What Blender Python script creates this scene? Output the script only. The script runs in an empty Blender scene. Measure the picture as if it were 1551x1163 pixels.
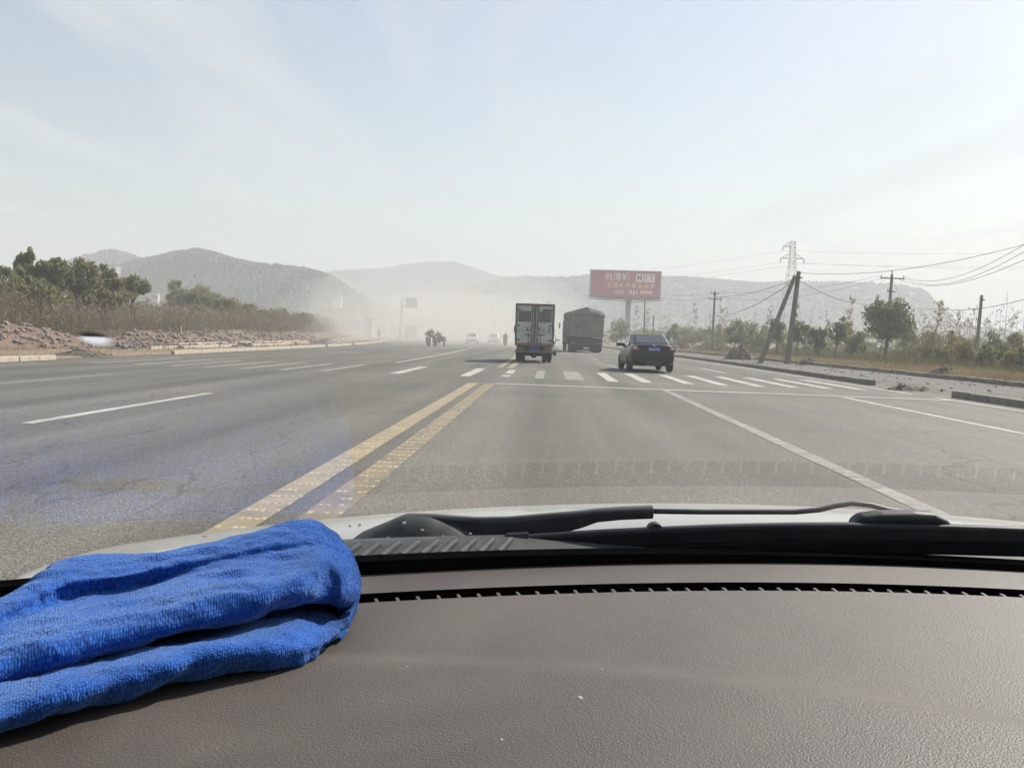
import bpy, bmesh, math, random
from mathutils import Vector, Matrix, noise
R = math.radians
random.seed(7)
scene = bpy.context.scene
COL = scene.collection

# ------------------------------------------------------------------ camera
F, CX, CY = 1389.0, 775.5, 581.5          # focal length and centre of the 1551 x 1163 photograph, in its pixels
EYE = Vector((0, 0, 1.2))
fwd = Vector(((832 - CX) / F, -(511 - CY) / F, -1)).normalized()   # the road's direction seen from the camera
upv = Vector((1, -0.033, 0)).cross(fwd).normalized()
rgt = fwd.cross(upv)
WFC = Matrix((rgt, fwd, upv))             # camera axes -> world axes
cam_data = bpy.data.cameras.new('camera')
cam_data.sensor_width = 36.0
cam_data.lens = F / 1551 * 36.0
cam_data.clip_start = 0.05
cam_data.clip_end = 20000
cam = bpy.data.objects.new('camera', cam_data)
COL.objects.link(cam)
cam.matrix_world = Matrix.Translation(EYE) @ WFC.to_4x4()
scene.camera = cam

# ------------------------------------------------------------------ world, sun, exposure
SUN_EL, SUN_AZ = 40.0, 44.0               # degrees; azimuth to the right of the road's direction
SUN_DIR = Vector((math.sin(R(SUN_AZ)) * math.cos(R(SUN_EL)), math.cos(R(SUN_AZ)) * math.cos(R(SUN_EL)), math.sin(R(SUN_EL))))
world = bpy.data.worlds.new('World')
scene.world = world
world.use_nodes = True
wn, wl = world.node_tree.nodes, world.node_tree.links
wn.clear()
wo = wn.new('ShaderNodeOutputWorld')
wb = wn.new('ShaderNodeBackground')
sky = wn.new('ShaderNodeTexSky')
sky.sky_type = 'NISHITA'
sky.sun_disc = False
sky.sun_elevation = R(SUN_EL)
sky.sun_rotation = R(SUN_AZ)
sky.air_density = 1.3
sky.dust_density = 1.2
sky.ozone_density = 1.0
wb.inputs['Strength'].default_value = 0.085
# thin cirrus streaks
tc = wn.new('ShaderNodeTexCoord')
sep = wn.new('ShaderNodeSeparateXYZ')
wl.new(tc.outputs['Generated'], sep.inputs[0])
mx = wn.new('ShaderNodeMath'); mx.operation = 'MAXIMUM'; mx.inputs[1].default_value = 0.06
wl.new(sep.outputs['Z'], mx.inputs[0])
dx = wn.new('ShaderNodeMath'); dx.operation = 'DIVIDE'
dy = wn.new('ShaderNodeMath'); dy.operation = 'DIVIDE'
wl.new(sep.outputs['X'], dx.inputs[0]); wl.new(mx.outputs[0], dx.inputs[1])
wl.new(sep.outputs['Y'], dy.inputs[0]); wl.new(mx.outputs[0], dy.inputs[1])
cmb = wn.new('ShaderNodeCombineXYZ')
wl.new(dx.outputs[0], cmb.inputs[0]); wl.new(dy.outputs[0], cmb.inputs[1])
mp = wn.new('ShaderNodeMapping')
mp.inputs['Rotation'].default_value = (0, 0, R(38))
mp.inputs['Scale'].default_value = (1.15, 0.28, 1)
mp.inputs['Location'].default_value = (0.9, 0.35, 0)
wl.new(cmb.outputs[0], mp.inputs[0])
nz = wn.new('ShaderNodeTexNoise')
nz.inputs['Scale'].default_value = 1.0
nz.inputs['Detail'].default_value = 7
nz.inputs['Roughness'].default_value = 0.55
nz.inputs['Distortion'].default_value = 0.7
wl.new(mp.outputs[0], nz.inputs['Vector'])
cr = wn.new('ShaderNodeValToRGB')
cr.color_ramp.elements[0].position = 0.47
cr.color_ramp.elements[1].position = 0.70
wl.new(nz.outputs['Fac'], cr.inputs[0])
cf = wn.new('ShaderNodeMath'); cf.operation = 'MULTIPLY_ADD'; cf.inputs[1].default_value = 0.6; cf.inputs[2].default_value = 0.16
wl.new(cr.outputs[0], cf.inputs[0])
mix = wn.new('ShaderNodeMixRGB')
mix.inputs[2].default_value = (6.4, 6.5, 6.55, 1)
wl.new(cf.outputs[0], mix.inputs[0])
wl.new(sky.outputs[0], mix.inputs[1])
wl.new(mix.outputs[0], wb.inputs['Color'])
wl.new(wb.outputs[0], wo.inputs['Surface'])

sun_data = bpy.data.lights.new('sun', 'SUN')
sun_data.energy = 5.0
sun_data.angle = R(0.6)
sun_data.color = (1.0, 0.95, 0.88)
sun = bpy.data.objects.new('sun', sun_data)
COL.objects.link(sun)
sun.rotation_euler = SUN_DIR.to_track_quat('Z', 'Y').to_euler()

vs = scene.view_settings
vs.view_transform = 'Standard'
vs.look = 'None'
vs.exposure = 0.52
vs.gamma = 1.0
vs.use_curve_mapping = False
cy = scene.cycles
cy.max_bounces = 5
cy.diffuse_bounces = 2
cy.glossy_bounces = 2
cy.transmission_bounces = 4
cy.transparent_max_bounces = 12
cy.volume_bounces = 1
cy.use_denoising = True
cy.use_adaptive_sampling = True
cy.adaptive_threshold = 0.04
cy.caustics_reflective = False
cy.caustics_refractive = False

# ------------------------------------------------------------------ helpers
def ray(x, y):
    return WFC @ Vector(((x - CX) / F, -(y - CY) / F, -1))
def at(x, y, Y):
    """Point that stands Y metres ahead where the photograph shows pixel (x, y)."""
    d = ray(x, y)
    return EYE + d * (Y / d.y)
def gr(x, y, z=0.0):
    d = ray(x, y)
    return EYE + d * ((z - EYE.z) / d.z)
def xat(x, Y, z=0.0):
    """Lateral position of image column x at distance Y and height z."""
    y = 511.0
    for _ in range(4):
        p = at(x, y, Y)
        y -= (z - p.z) * F / Y
    return at(x, y, Y).x

MATS = {}
def nt(name):
    m = bpy.data.materials.new(name)
    m.use_nodes = True
    n = m.node_tree.nodes
    n.clear()
    out = n.new('ShaderNodeOutputMaterial')
    MATS[name] = m
    return m, n, m.node_tree.links, out

def mat(name, col, rough=0.7, var=0.18, scale=3.0, bump=0.0, bscale=None, metal=0.0, col2=None, detail=6, sheen=0.0, coat=0.0, spec=0.5, trans=0.0, stretch=None, bdist=0.01):
    m, n, l, out = nt(name)
    b = n.new('ShaderNodeBsdfPrincipled')
    b.inputs['Roughness'].default_value = rough
    b.inputs['Metallic'].default_value = metal
    b.inputs['Specular IOR Level'].default_value = spec
    b.inputs['Coat Weight'].default_value = coat
    b.inputs['Sheen Weight'].default_value = sheen
    t = n.new('ShaderNodeTexCoord')
    src = t.outputs['Object']
    if stretch:
        mpn = n.new('ShaderNodeMapping')
        mpn.inputs['Scale'].default_value = stretch
        l.new(src, mpn.inputs[0])
        src = mpn.outputs[0]
    a = n.new('ShaderNodeTexNoise')
    a.inputs['Scale'].default_value = scale
    a.inputs['Detail'].default_value = detail
    a.inputs['Roughness'].default_value = 0.6
    l.new(src, a.inputs['Vector'])
    r = n.new('ShaderNodeValToRGB')
    r.color_ramp.elements[0].position = 0.3
    r.color_ramp.elements[1].position = 0.7
    if col2 is None:
        c1 = [c * (1 - var) for c in col]
        c2 = [min(1, c * (1 + var)) for c in col]
    else:
        c1, c2 = col, col2
    r.color_ramp.elements[0].color = (*c1, 1)
    r.color_ramp.elements[1].color = (*c2, 1)
    l.new(a.outputs['Fac'], r.inputs[0])
    l.new(r.outputs[0], b.inputs['Base Color'])
    if bump:
        c = n.new('ShaderNodeTexNoise')
        c.inputs['Scale'].default_value = bscale or scale * 4
        c.inputs['Detail'].default_value = 5
        l.new(src, c.inputs['Vector'])
        bp = n.new('ShaderNodeBump')
        bp.inputs['Strength'].default_value = bump
        bp.inputs['Distance'].default_value = bdist
        l.new(c.outputs['Fac'], bp.inputs['Height'])
        l.new(bp.outputs[0], b.inputs['Normal'])
    if trans:
        tr = n.new('ShaderNodeBsdfTranslucent')
        l.new(r.outputs[0], tr.inputs['Color'])
        ms = n.new('ShaderNodeMixShader')
        ms.inputs[0].default_value = trans
        l.new(b.outputs[0], ms.inputs[1])
        l.new(tr.outputs[0], ms.inputs[2])
        l.new(ms.outputs[0], out.inputs[0])
    else:
        l.new(b.outputs[0], out.inputs[0])
    return m

class MB:
    """Collects simple shapes into one mesh."""
    def __init__(s):
        s.v, s.f, s.m, s.uv = [], [], [], None
        s.X = Matrix.Identity(4)
        s.k = 0
    def add(s, vs, fs):
        o = len(s.v)
        s.v += [s.X @ Vector(p) for p in vs]
        s.f += [tuple(i + o for i in q) for q in fs]
        s.m += [s.k] * len(fs)
        return s
    def box(s, x0, x1, y0, y1, z0, z1):
        p = [(x, y, z) for z in (z0, z1) for y in (y0, y1) for x in (x0, x1)]
        return s.add(p, [(0, 2, 3, 1), (4, 5, 7, 6), (0, 1, 5, 4), (2, 6, 7, 3), (0, 4, 6, 2), (1, 3, 7, 5)])
    def bbox(s, x0, x1, y0, y1, z0, z1, b=0.02):
        """box with chamfered edges"""
        bm = bmesh.new()
        bmesh.ops.create_cube(bm, size=1)
        for v in bm.verts:
            v.co = Vector(((x0 + x1) / 2 + v.co.x * (x1 - x0), (y0 + y1) / 2 + v.co.y * (y1 - y0), (z0 + z1) / 2 + v.co.z * (z1 - z0)))
        bmesh.ops.bevel(bm, geom=bm.edges[:], offset=b, segments=2, affect='EDGES', profile=0.5)
        bm.verts.index_update()
        s.add([v.co[:] for v in bm.verts], [tuple(v.index for v in f.verts) for f in bm.faces])
        bm.free()
        return s
    def prism(s, poly, a, b):
        """poly: list of points p(t) -> extruded between offset vectors a and b"""
        n = len(poly)
        a, b = Vector(a), Vector(b)
        return s.add([Vector(p) + a for p in poly] + [Vector(p) + b for p in poly],
                     [tuple(range(n))[::-1], tuple(range(n, 2 * n))] + [(i, (i + 1) % n, n + (i + 1) % n, n + i) for i in range(n)])
    def tube(s, pts, rad, n=8, flat=None, cap=True):
        pts = [Vector(p) for p in pts]
        if not isinstance(rad, (list, tuple)):
            rad = [rad] * len(pts)
        vs, fs = [], []
        side = None
        for i, p in enumerate(pts):
            d = (pts[min(i + 1, len(pts) - 1)] - pts[max(i - 1, 0)]).normalized()
            if side is None:
                ref = Vector((0, 0, 1)) if abs(d.z) < 0.9 else Vector((1, 0, 0))
                side = d.cross(ref).normalized()
            else:
                side = (side - d * side.dot(d)).normalized()
            w = side.cross(d)
            for j in range(n):
                t = 2 * math.pi * j / n
                fy = flat if flat else 1.0
                vs.append(p + side * (math.cos(t) * rad[i]) + w * (math.sin(t) * rad[i] * fy))
        for i in range(len(pts) - 1):
            for j in range(n):
                k = (j + 1) % n
                fs.append((i * n + j, i * n + k, (i + 1) * n + k, (i + 1) * n + j))
        if cap:
            fs.append(tuple(range(n))[::-1])
            fs.append(tuple(range((len(pts) - 1) * n, len(pts) * n)))
        return s.add(vs, fs)
    def lathe(s, prof, c, axis='x', n=20):
        """prof: (along axis, radius)"""
        vs, fs = [], []
        for a, r in prof:
            for j in range(n):
                t = 2 * math.pi * j / n
                u, w = math.cos(t) * r, math.sin(t) * r
                vs.append((c[0] + a, c[1] + u, c[2] + w) if axis == 'x' else ((c[0] + u, c[1] + a, c[2] + w) if axis == 'y' else (c[0] + u, c[1] + w, c[2] + a)))
        m = len(prof)
        for i in range(m - 1):
            for j in range(n):
                k = (j + 1) % n
                fs.append((i * n + j, i * n + k, (i + 1) * n + k, (i + 1) * n + j))
        fs.append(tuple(range(n))[::-1]); fs.append(tuple(range((m - 1) * n, m * n)))
        return s.add(vs, fs)
    def rock(s, c, r, sq=(1, 1, 0.7), sub=1, rg=0.3):
        bm = bmesh.new()
        bmesh.ops.create_icosphere(bm, subdivisions=sub, radius=1)
        off = Vector((random.uniform(-50, 50), random.uniform(-50, 50), random.uniform(-50, 50)))
        rot = Matrix.Rotation(random.uniform(0, 6.28), 3, 'Z') @ Matrix.Rotation(random.uniform(-.5, .5), 3, 'X')
        for v in bm.verts:
            k = 1 + rg * noise.noise(v.co * 1.6 + off) * 1.6
            v.co = rot @ Vector((v.co.x * sq[0] * k * r, v.co.y * sq[1] * k * r, v.co.z * sq[2] * k * r))
        bm.verts.index_update()
        s.add([Vector(c) + v.co for v in bm.verts], [tuple(v.index for v in f.verts) for f in bm.faces])
        bm.free()
        return s
    def grid(s, fn, nu, nv, closed_v=False):
        vs = [fn(i / (nu - 1), j / (nv - 1 if not closed_v else nv)) for i in range(nu) for j in range(nv)]
        fs = []
        for i in range(nu - 1):
            for j in range(nv if closed_v else nv - 1):
                k = (j + 1) % nv
                fs.append((i * nv + j, (i + 1) * nv + j, (i + 1) * nv + k, i * nv + k))
        return s.add(vs, fs)
    def build(s, name, mats, parent=None, smooth=False, loc=None):
        me = bpy.data.meshes.new(name)
        me.from_pydata([tuple(p) for p in s.v], [], s.f)
        if not isinstance(mats, (list, tuple)):
            mats = [mats]
        for m in mats:
            me.materials.append(MATS[m] if isinstance(m, str) else m)
        if len(mats) > 1:
            me.polygons.foreach_set('material_index', s.m)
        if smooth:
            me.polygons.foreach_set('use_smooth', [True] * len(me.polygons))
        me.update()
        o = bpy.data.objects.new(name, me)
        COL.objects.link(o)
        if parent is not None:
            o.parent = parent
        if loc is not None:
            o.location = loc
        return o

def tag(o, label=None, cat=None, group=None, kind=None):
    if label: o['label'] = label
    if cat: o['category'] = cat
    if group: o['group'] = group
    if kind: o['kind'] = kind
    return o
def empty(name, loc, rz=0.0):
    o = bpy.data.objects.new(name, None)
    COL.objects.link(o)
    o.location = loc
    o.rotation_euler = (0, 0, rz)
    o.empty_display_size = 0.2
    return o
def children(o):
    return [c for c in bpy.data.objects if c.parent == o]
def copy_tree(o, parent=None):
    c = o.copy()
    COL.objects.link(c)
    c.parent = parent
    for ch in list(children(o)):
        copy_tree(ch, c)
    return c
def bevel(o, w=0.02, seg=2, ang=40):
    m = o.modifiers.new('bevel', 'BEVEL')
    m.width = w; m.segments = seg; m.limit_method = 'ANGLE'; m.angle_limit = R(ang)
    return o
def text_mesh(body, size, mats, name, parent, mtx, extrude=0.004, bold=0.0, sx=1.0):
    cu = bpy.data.curves.new('txt', 'FONT')
    cu.body = body
    cu.size = size
    cu.extrude = extrude
    cu.offset = bold
    cu.align_x = 'CENTER'
    cu.align_y = 'CENTER'
    cu.resolution_u = 3
    to = bpy.data.objects.new('txt', cu)
    COL.objects.link(to)
    dg = bpy.context.evaluated_depsgraph_get()
    me = bpy.data.meshes.new_from_object(to.evaluated_get(dg))
    bpy.data.objects.remove(to)
    me.transform(mtx @ Matrix.Diagonal((sx, 1, 1, 1)))
    me.materials.clear()
    me.materials.append(MATS[mats])
    me.name = name
    o = bpy.data.objects.new(name, me)
    COL.objects.link(o)
    o.parent = parent
    return o
ORD = 'first second third fourth fifth sixth seventh eighth ninth tenth eleventh twelfth thirteenth fourteenth fifteenth sixteenth seventeenth eighteenth nineteenth twentieth twenty-first twenty-second twenty-third twenty-fourth twenty-fifth twenty-sixth twenty-seventh twenty-eighth twenty-ninth thirtieth thirty-first thirty-second thirty-third thirty-fourth thirty-fifth thirty-sixth thirty-seventh thirty-eighth thirty-ninth fortieth forty-first forty-second'.split()
def lerp(a, b, t): return a + (b - a) * t
def interp(tab, x):
    if x <= tab[0][0]: return tab[0][1]
    for (x0, y0), (x1, y1) in zip(tab, tab[1:]):
        if x <= x1: return lerp(y0, y1, (x - x0) / (x1 - x0))
    return tab[-1][1]
def sstep(a, b, x):
    t = max(0, min(1, (x - a) / (b - a)))
    return t * t * (3 - 2 * t)
def fbm(p, o=4):
    return noise.fractal(Vector(p), 1.0, 2.0, o)
# ------------------------------------------------------------------ materials of the place
mat('earth', (0.16, 0.115, 0.075), 0.95, col2=(0.27, 0.20, 0.13), scale=0.35, bump=0.6, bscale=6, bdist=0.05)
mat('red_earth', (0.11, 0.068, 0.048), 0.95, col2=(0.21, 0.145, 0.10), scale=0.6, bump=0.6, bscale=5, bdist=0.05)
mat('gravel', (0.085, 0.078, 0.066), 0.95, col2=(0.17, 0.155, 0.13), scale=0.9, bump=0.9, bscale=10, bdist=0.05, detail=10)
mat('kerb_stone', (0.36, 0.31, 0.24), 0.9, col2=(0.50, 0.44, 0.35), scale=2.5, bump=0.3, bscale=30)
mat('kerb_concrete', (0.15, 0.138, 0.118), 0.9, col2=(0.26, 0.24, 0.205), scale=2.5, bump=0.3, bscale=30)
mat('white_paint', (0.26, 0.25, 0.22), 0.9, col2=(0.52, 0.50, 0.44), scale=1.7, bump=0.2, bscale=60, detail=10)
mat('white_worn', (0.14, 0.134, 0.118), 0.9, col2=(0.31, 0.296, 0.26), scale=5, bump=0.2, bscale=60, detail=10)
mat('yellow_paint', (0.19, 0.162, 0.112), 0.9, col2=(0.34, 0.275, 0.165), scale=2.5, bump=0.2, bscale=60, detail=10)
mat('yellow_faint', (0.135, 0.122, 0.095), 0.9, col2=(0.26, 0.205, 0.12), scale=2.5, bump=0.2, bscale=60, detail=10)
mat('yellow_dots', (0.30, 0.235, 0.135), 0.9, col2=(0.42, 0.34, 0.22), scale=4, bump=0.2, bscale=60)
mat('hill_ground', (0.034, 0.050, 0.038), 0.95, col2=(0.060, 0.072, 0.054), scale=0.02)
mat('forest', (0.030, 0.046, 0.036), 0.9, col2=(0.048, 0.066, 0.048), scale=0.05)
mat('rock_pale', (0.17, 0.125, 0.095), 0.9, col2=(0.36, 0.29, 0.235), scale=3, bump=0.4)
mat('rock_grey', (0.11, 0.108, 0.10), 0.9, col2=(0.25, 0.24, 0.225), scale=3, bump=0.4)
mat('dark_soil', (0.05, 0.042, 0.033), 0.95, col2=(0.14, 0.115, 0.085), scale=3, bump=0.6, bdist=0.04)
mat('mound_soil', (0.085, 0.068, 0.048), 0.95, col2=(0.20, 0.155, 0.105), scale=2.0, bump=0.6, bdist=0.05)
mat('concrete_pole', (0.15, 0.135, 0.11), 0.9, col2=(0.26, 0.235, 0.195), scale=2)
mat('dark_steel', (0.09, 0.09, 0.09), 0.55, metal=0.3)
mat('grey_steel', (0.26, 0.27, 0.27), 0.55, metal=0.3)
mat('porcelain', (0.22, 0.16, 0.12), 0.3)
mat('wire', (0.05, 0.05, 0.05), 0.6)
mat('bark', (0.055, 0.045, 0.035), 0.95, col2=(0.12, 0.10, 0.08), scale=6)
mat('bare_bark', (0.11, 0.09, 0.07), 0.95, col2=(0.20, 0.165, 0.13), scale=6)
mat('leaf_dark', (0.062, 0.085, 0.032), 0.5, col2=(0.135, 0.170, 0.066), scale=1.2, trans=0.5)
mat('leaf_mid', (0.115, 0.140, 0.050), 0.5, col2=(0.230, 0.250, 0.100), scale=1.0, trans=0.56)
mat('leaf_olive', (0.16, 0.152, 0.062), 0.55, col2=(0.29, 0.26, 0.115), scale=1.0, trans=0.5)
mat('leaf_yellow', (0.19, 0.15, 0.045), 0.6, col2=(0.36, 0.27, 0.09), scale=1.0, trans=0.35)
mat('leaf_orange', (0.22, 0.13, 0.05), 0.6, col2=(0.36, 0.24, 0.11), scale=1.0, trans=0.35)
mat('twig_brown', (0.15, 0.12, 0.092), 0.9, col2=(0.31, 0.25, 0.18), scale=0.25, trans=.2)
mat('dry_grass', (0.23, 0.18, 0.095), 0.9, col2=(0.38, 0.31, 0.185), scale=0.25, trans=0.25)
mat('weed_green', (0.09, 0.10, 0.04), 0.9, col2=(0.20, 0.17, 0.08), scale=0.3, trans=0.25)

# asphalt: aggregate speckle, traffic wear along the lanes, dust
m, n, l, out = nt('asphalt')
b = n.new('ShaderNodeBsdfPrincipled'); b.inputs['Roughness'].default_value = 0.82
b.inputs['Specular IOR Level'].default_value = 0.35
t = n.new('ShaderNodeTexCoord')
mp1 = n.new('ShaderNodeMapping'); mp1.inputs['Scale'].default_value = (1.0, 0.035, 1)
l.new(t.outputs['Object'], mp1.inputs[0])
n1 = n.new('ShaderNodeTexNoise'); n1.inputs['Scale'].default_value = 0.9; n1.inputs['Detail'].default_value = 5
l.new(mp1.outputs[0], n1.inputs['Vector'])
r1 = n.new('ShaderNodeValToRGB')
r1.color_ramp.elements[0].position = 0.3; r1.color_ramp.elements[0].color = (0.090, 0.086, 0.075, 1)
r1.color_ramp.elements[1].position = 0.72; r1.color_ramp.elements[1].color = (0.160, 0.152, 0.131, 1)
l.new(n1.outputs['Fac'], r1.inputs[0])
n2 = n.new('ShaderNodeTexNoise'); n2.inputs['Scale'].default_value = 0.22; n2.inputs['Detail'].default_value = 6
l.new(t.outputs['Object'], n2.inputs['Vector'])
r2 = n.new('ShaderNodeValToRGB')
r2.color_ramp.elements[0].position = 0.35; r2.color_ramp.elements[0].color = (0.86, 0.86, 0.87, 1)
r2.color_ramp.elements[1].position = 0.7; r2.color_ramp.elements[1].color = (1.14, 1.12, 1.06, 1)
l.new(n2.outputs['Fac'], r2.inputs[0])
x1 = n.new('ShaderNodeMixRGB'); x1.blend_type = 'MULTIPLY'; x1.inputs[0].default_value = 1
l.new(r1.outputs[0], x1.inputs[1]); l.new(r2.outputs[0], x1.inputs[2])
v1 = n.new('ShaderNodeTexVoronoi'); v1.inputs['Scale'].default_value = 110
l.new(t.outputs['Object'], v1.inputs['Vector'])
sp = n.new('ShaderNodeSeparateColor'); l.new(v1.outputs['Color'], sp.inputs[0])
r3 = n.new('ShaderNodeValToRGB')
r3.color_ramp.elements[0].position = 0.0; r3.color_ramp.elements[0].color = (0.45, 0.45, 0.46, 1)
r3.color_ramp.elements[1].position = 1.0; r3.color_ramp.elements[1].color = (1.75, 1.72, 1.6, 1)
e = r3.color_ramp.elements.new(0.55); e.color = (0.95, 0.95, 0.94, 1)
l.new(sp.outputs[0], r3.inputs[0])
x2 = n.new('ShaderNodeMixRGB'); x2.blend_type = 'MULTIPLY'; x2.inputs[0].default_value = 1
l.new(x1.outputs[0], x2.inputs[1]); l.new(r3.outputs[0], x2.inputs[2])
mp2 = n.new('ShaderNodeMapping'); mp2.inputs['Scale'].default_value = (.22, .10, 1)
l.new(t.outputs['Object'], mp2.inputs[0])
n4 = n.new('ShaderNodeTexNoise'); n4.inputs['Scale'].default_value = 3; n4.inputs['Detail'].default_value = 3
l.new(mp2.outputs[0], n4.inputs['Vector'])
mx4 = n.new('ShaderNodeMixRGB'); mx4.inputs[0].default_value = .5
l.new(mp2.outputs[0], mx4.inputs[1]); l.new(n4.outputs['Color'], mx4.inputs[2])
v4 = n.new('ShaderNodeTexVoronoi'); v4.feature = 'DISTANCE_TO_EDGE'; v4.inputs['Scale'].default_value = 1.6
l.new(mx4.outputs[0], v4.inputs['Vector'])
r4 = n.new('ShaderNodeValToRGB')
r4.color_ramp.elements[0].position = 0.0; r4.color_ramp.elements[0].color = (.62, .62, .62, 1)
r4.color_ramp.elements[1].position = 0.006; r4.color_ramp.elements[1].color = (1, 1, 1, 1)
l.new(v4.outputs['Distance'], r4.inputs[0])
wv = n.new('ShaderNodeTexWave'); wv.bands_direction = 'X'; wv.inputs['Scale'].default_value = .165; wv.inputs['Distortion'].default_value = .6; wv.inputs['Detail'].default_value = 2
mp5 = n.new('ShaderNodeMapping'); mp5.inputs['Scale'].default_value = (1, .03, 1); l.new(t.outputs['Object'], mp5.inputs[0]); l.new(mp5.outputs[0], wv.inputs['Vector'])
r5 = n.new('ShaderNodeValToRGB')
r5.color_ramp.elements[0].position = .0; r5.color_ramp.elements[0].color = (.87, .87, .87, 1)
r5.color_ramp.elements[1].position = .6; r5.color_ramp.elements[1].color = (1.04, 1.04, 1.04, 1)
l.new(wv.outputs['Fac'], r5.inputs[0])
x4 = n.new('ShaderNodeMixRGB'); x4.blend_type = 'MULTIPLY'; x4.inputs[0].default_value = 1
l.new(r4.outputs[0], x4.inputs[1]); l.new(r5.outputs[0], x4.inputs[2])
x5 = n.new('ShaderNodeMixRGB'); x5.blend_type = 'MULTIPLY'; x5.inputs[0].default_value = 1
l.new(x2.outputs[0], x5.inputs[1]); l.new(x4.outputs[0], x5.inputs[2])
l.new(x5.outputs[0], b.inputs['Base Color'])
bp = n.new('ShaderNodeBump'); bp.inputs['Strength'].default_value = 0.5; bp.inputs['Distance'].default_value = 0.006
l.new(v1.outputs['Distance'], bp.inputs['Height']); l.new(bp.outputs[0], b.inputs['Normal'])
l.new(b.outputs[0], out.inputs[0])

# ------------------------------------------------------------------ road and ground
XL, XR = -15.4, 10.4
def shift(x, Y):
    """the road bends to the left beyond the crossing, its left side more than its right"""
    t = (x - XL) / (XR - XL)
    Rr = lerp(560, 1500, max(0, min(1, t)))
    a = max(0, Y - 38)
    if a > 170:
        return -(170 * 170 / (2 * Rr) + (a - 170) * 170 / Rr)
    return -a * a / (2 * Rr)
def RX(x, Y): return x + shift(x, Y)

def ground_z(x, Y):
    l_, r_ = RX(XL, Y), RX(XR, Y)
    if x > l_ - 0.3 and x < r_ + 0.3:
        return -0.06
    if x <= l_ - 0.3:
        d = l_ - 0.3 - x
        z = lerp(-0.06, 0.07, sstep(0, 0.5, d)) + 0.05 * fbm((x * .5, Y * .5, 0))
        bank = sstep(5.0, 8.5, d) * (0.75 + 0.35 * fbm((x * .11, Y * .07, 3)))
        bank *= 1 - 0.75 * math.exp(-((Y - 45 + (x + 20) * 0.8) / 4.0) ** 2)
        return z + bank * (1 - sstep(200, 420, Y)) + 0.5 * sstep(20, 60, d) * (1 - sstep(200, 420, Y))
    d = x - r_ - 0.3
    z = lerp(-0.06, 0.07, sstep(0, 0.4, d)) + 0.02 * fbm((x, Y, 1))
    return z + 0.12 * sstep(5.2, 6.2, d) + 0.25 * sstep(9, 26, d) * (0.6 + 0.6 * fbm((x * .06, Y * .06, 7)))
def axis(lim_lo, lim_hi, fine_lo, fine_hi, step):
    out_, v = [], fine_lo
    while v < fine_hi:
        out_.append(v); v += step
    s = step
    v = fine_hi
    while v < lim_hi:
        out_.append(v); s *= 1.28; v += s
    out_.append(lim_hi)
    s, v = step, fine_lo
    while v > lim_lo:
        s *= 1.28; v -= s
        out_.insert(0, max(v, lim_lo))
    return out_
gx = axis(-6000, 6000, -42, 34, 0.7)
gy = axis(-300, 8000, -4, 130, 1.4)
mb = MB()
nx_, ny_ = len(gx), len(gy)
mb.v = [Vector((x, y, ground_z(x, y))) for y in gy for x in gx]
for j in range(ny_ - 1):
    for i in range(nx_ - 1):
        mb.f.append((j * nx_ + i, j * nx_ + i + 1, (j + 1) * nx_ + i + 1, (j + 1) * nx_ + i))
        xm, ym = gx[i], gy[j]
        lft = xm < RX(XL, ym)
        d = RX(XL, ym) - xm
        mb.m.append((1 if 4.5 < d < 11 else 0) if lft else (2 if xm < RX(XR, ym) + 5.8 else 0))
ground = mb.build('ground', ['earth', 'red_earth', 'gravel'], smooth=True)
tag(ground, kind='structure')

mb = MB()
ys = [-12 + 1.5 * i for i in range(60)] + [78 + 4 * i for i in range(60)]
xs = [XL - 0.35 + (XR - XL + 0.7) * i / 16 for i in range(17)]
mb.v = [Vector((RX(x, y), y, 0.0)) for y in ys for x in xs]
for j in range(len(ys) - 1):
    for i in range(16):
        mb.f.append((j * 17 + i, j * 17 + i + 1, (j + 1) * 17 + i + 1, (j + 1) * 17 + i)); mb.m.append(0)
road = mb.build('road', 'asphalt', smooth=True)
tag(road, kind='structure')

def road_z(x, y): return 0.0
def strip(name, x0, x1, y0, y1, m_, dz=0.004, step=1.5, ragged=0.0):
    k = max(2, int((y1 - y0) / step) + 1)
    b_ = MB()
    for i in range(k):
        y = lerp(y0, y1, i / (k - 1))
        for x in (x0, x1):
            b_.v.append(Vector((RX(x, y) + random.uniform(-ragged, ragged), y, road_z(x, y) + dz)))
    for i in range(k - 1):
        b_.f.append((2 * i, 2 * i + 1, 2 * i + 3, 2 * i + 2)); b_.m.append(0)
    return b_.build(name, m_, road)
# double yellow centre line with raised dots
for xa, xb in ((-1.97, -1.73), (-1.55, -1.31)):
    far = strip('yellow_line', xa, xb, 2.2, 22.8, 'yellow_paint' if xa < -1.7 else 'yellow_faint', 0.004, ragged=0.008)
    b_ = MB()
    y = 2.4
    while y < 22.7:
        for q in range(5):
            x = lerp(xa, xb, (q + 0.5) / 5) + random.uniform(-.006, .006)
            yy = y + random.uniform(-.02, .02)
            if random.random() < 0.16 + .3 * abs(fbm((x * 2, yy * .5, 8))): continue
            z = road_z(x, yy) + 0.003
            w, L_ = 0.019, random.uniform(0.025, 0.05)
            b_.add([(x - w, yy - L_, z), (x + w, yy - L_, z), (x + w, yy + L_, z), (x - w, yy + L_, z),
                    (x - w * .6, yy - L_ * .7, z + .005), (x + w * .6, yy - L_ * .7, z + .005), (x + w * .6, yy + L_ * .7, z + .005), (x - w * .6, yy + L_ * .7, z + .005)],
                   [(4, 5, 6, 7), (0, 1, 5, 4), (1, 2, 6, 5), (2, 3, 7, 6), (3, 0, 4, 7)])
        y += 0.27
    tag(b_.build('raised_dots', 'yellow_dots', road), kind='stuff')
    strip('yellow_line', xa, xb, 34.5, 190, 'yellow_paint', 0.004, 3)
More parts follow.
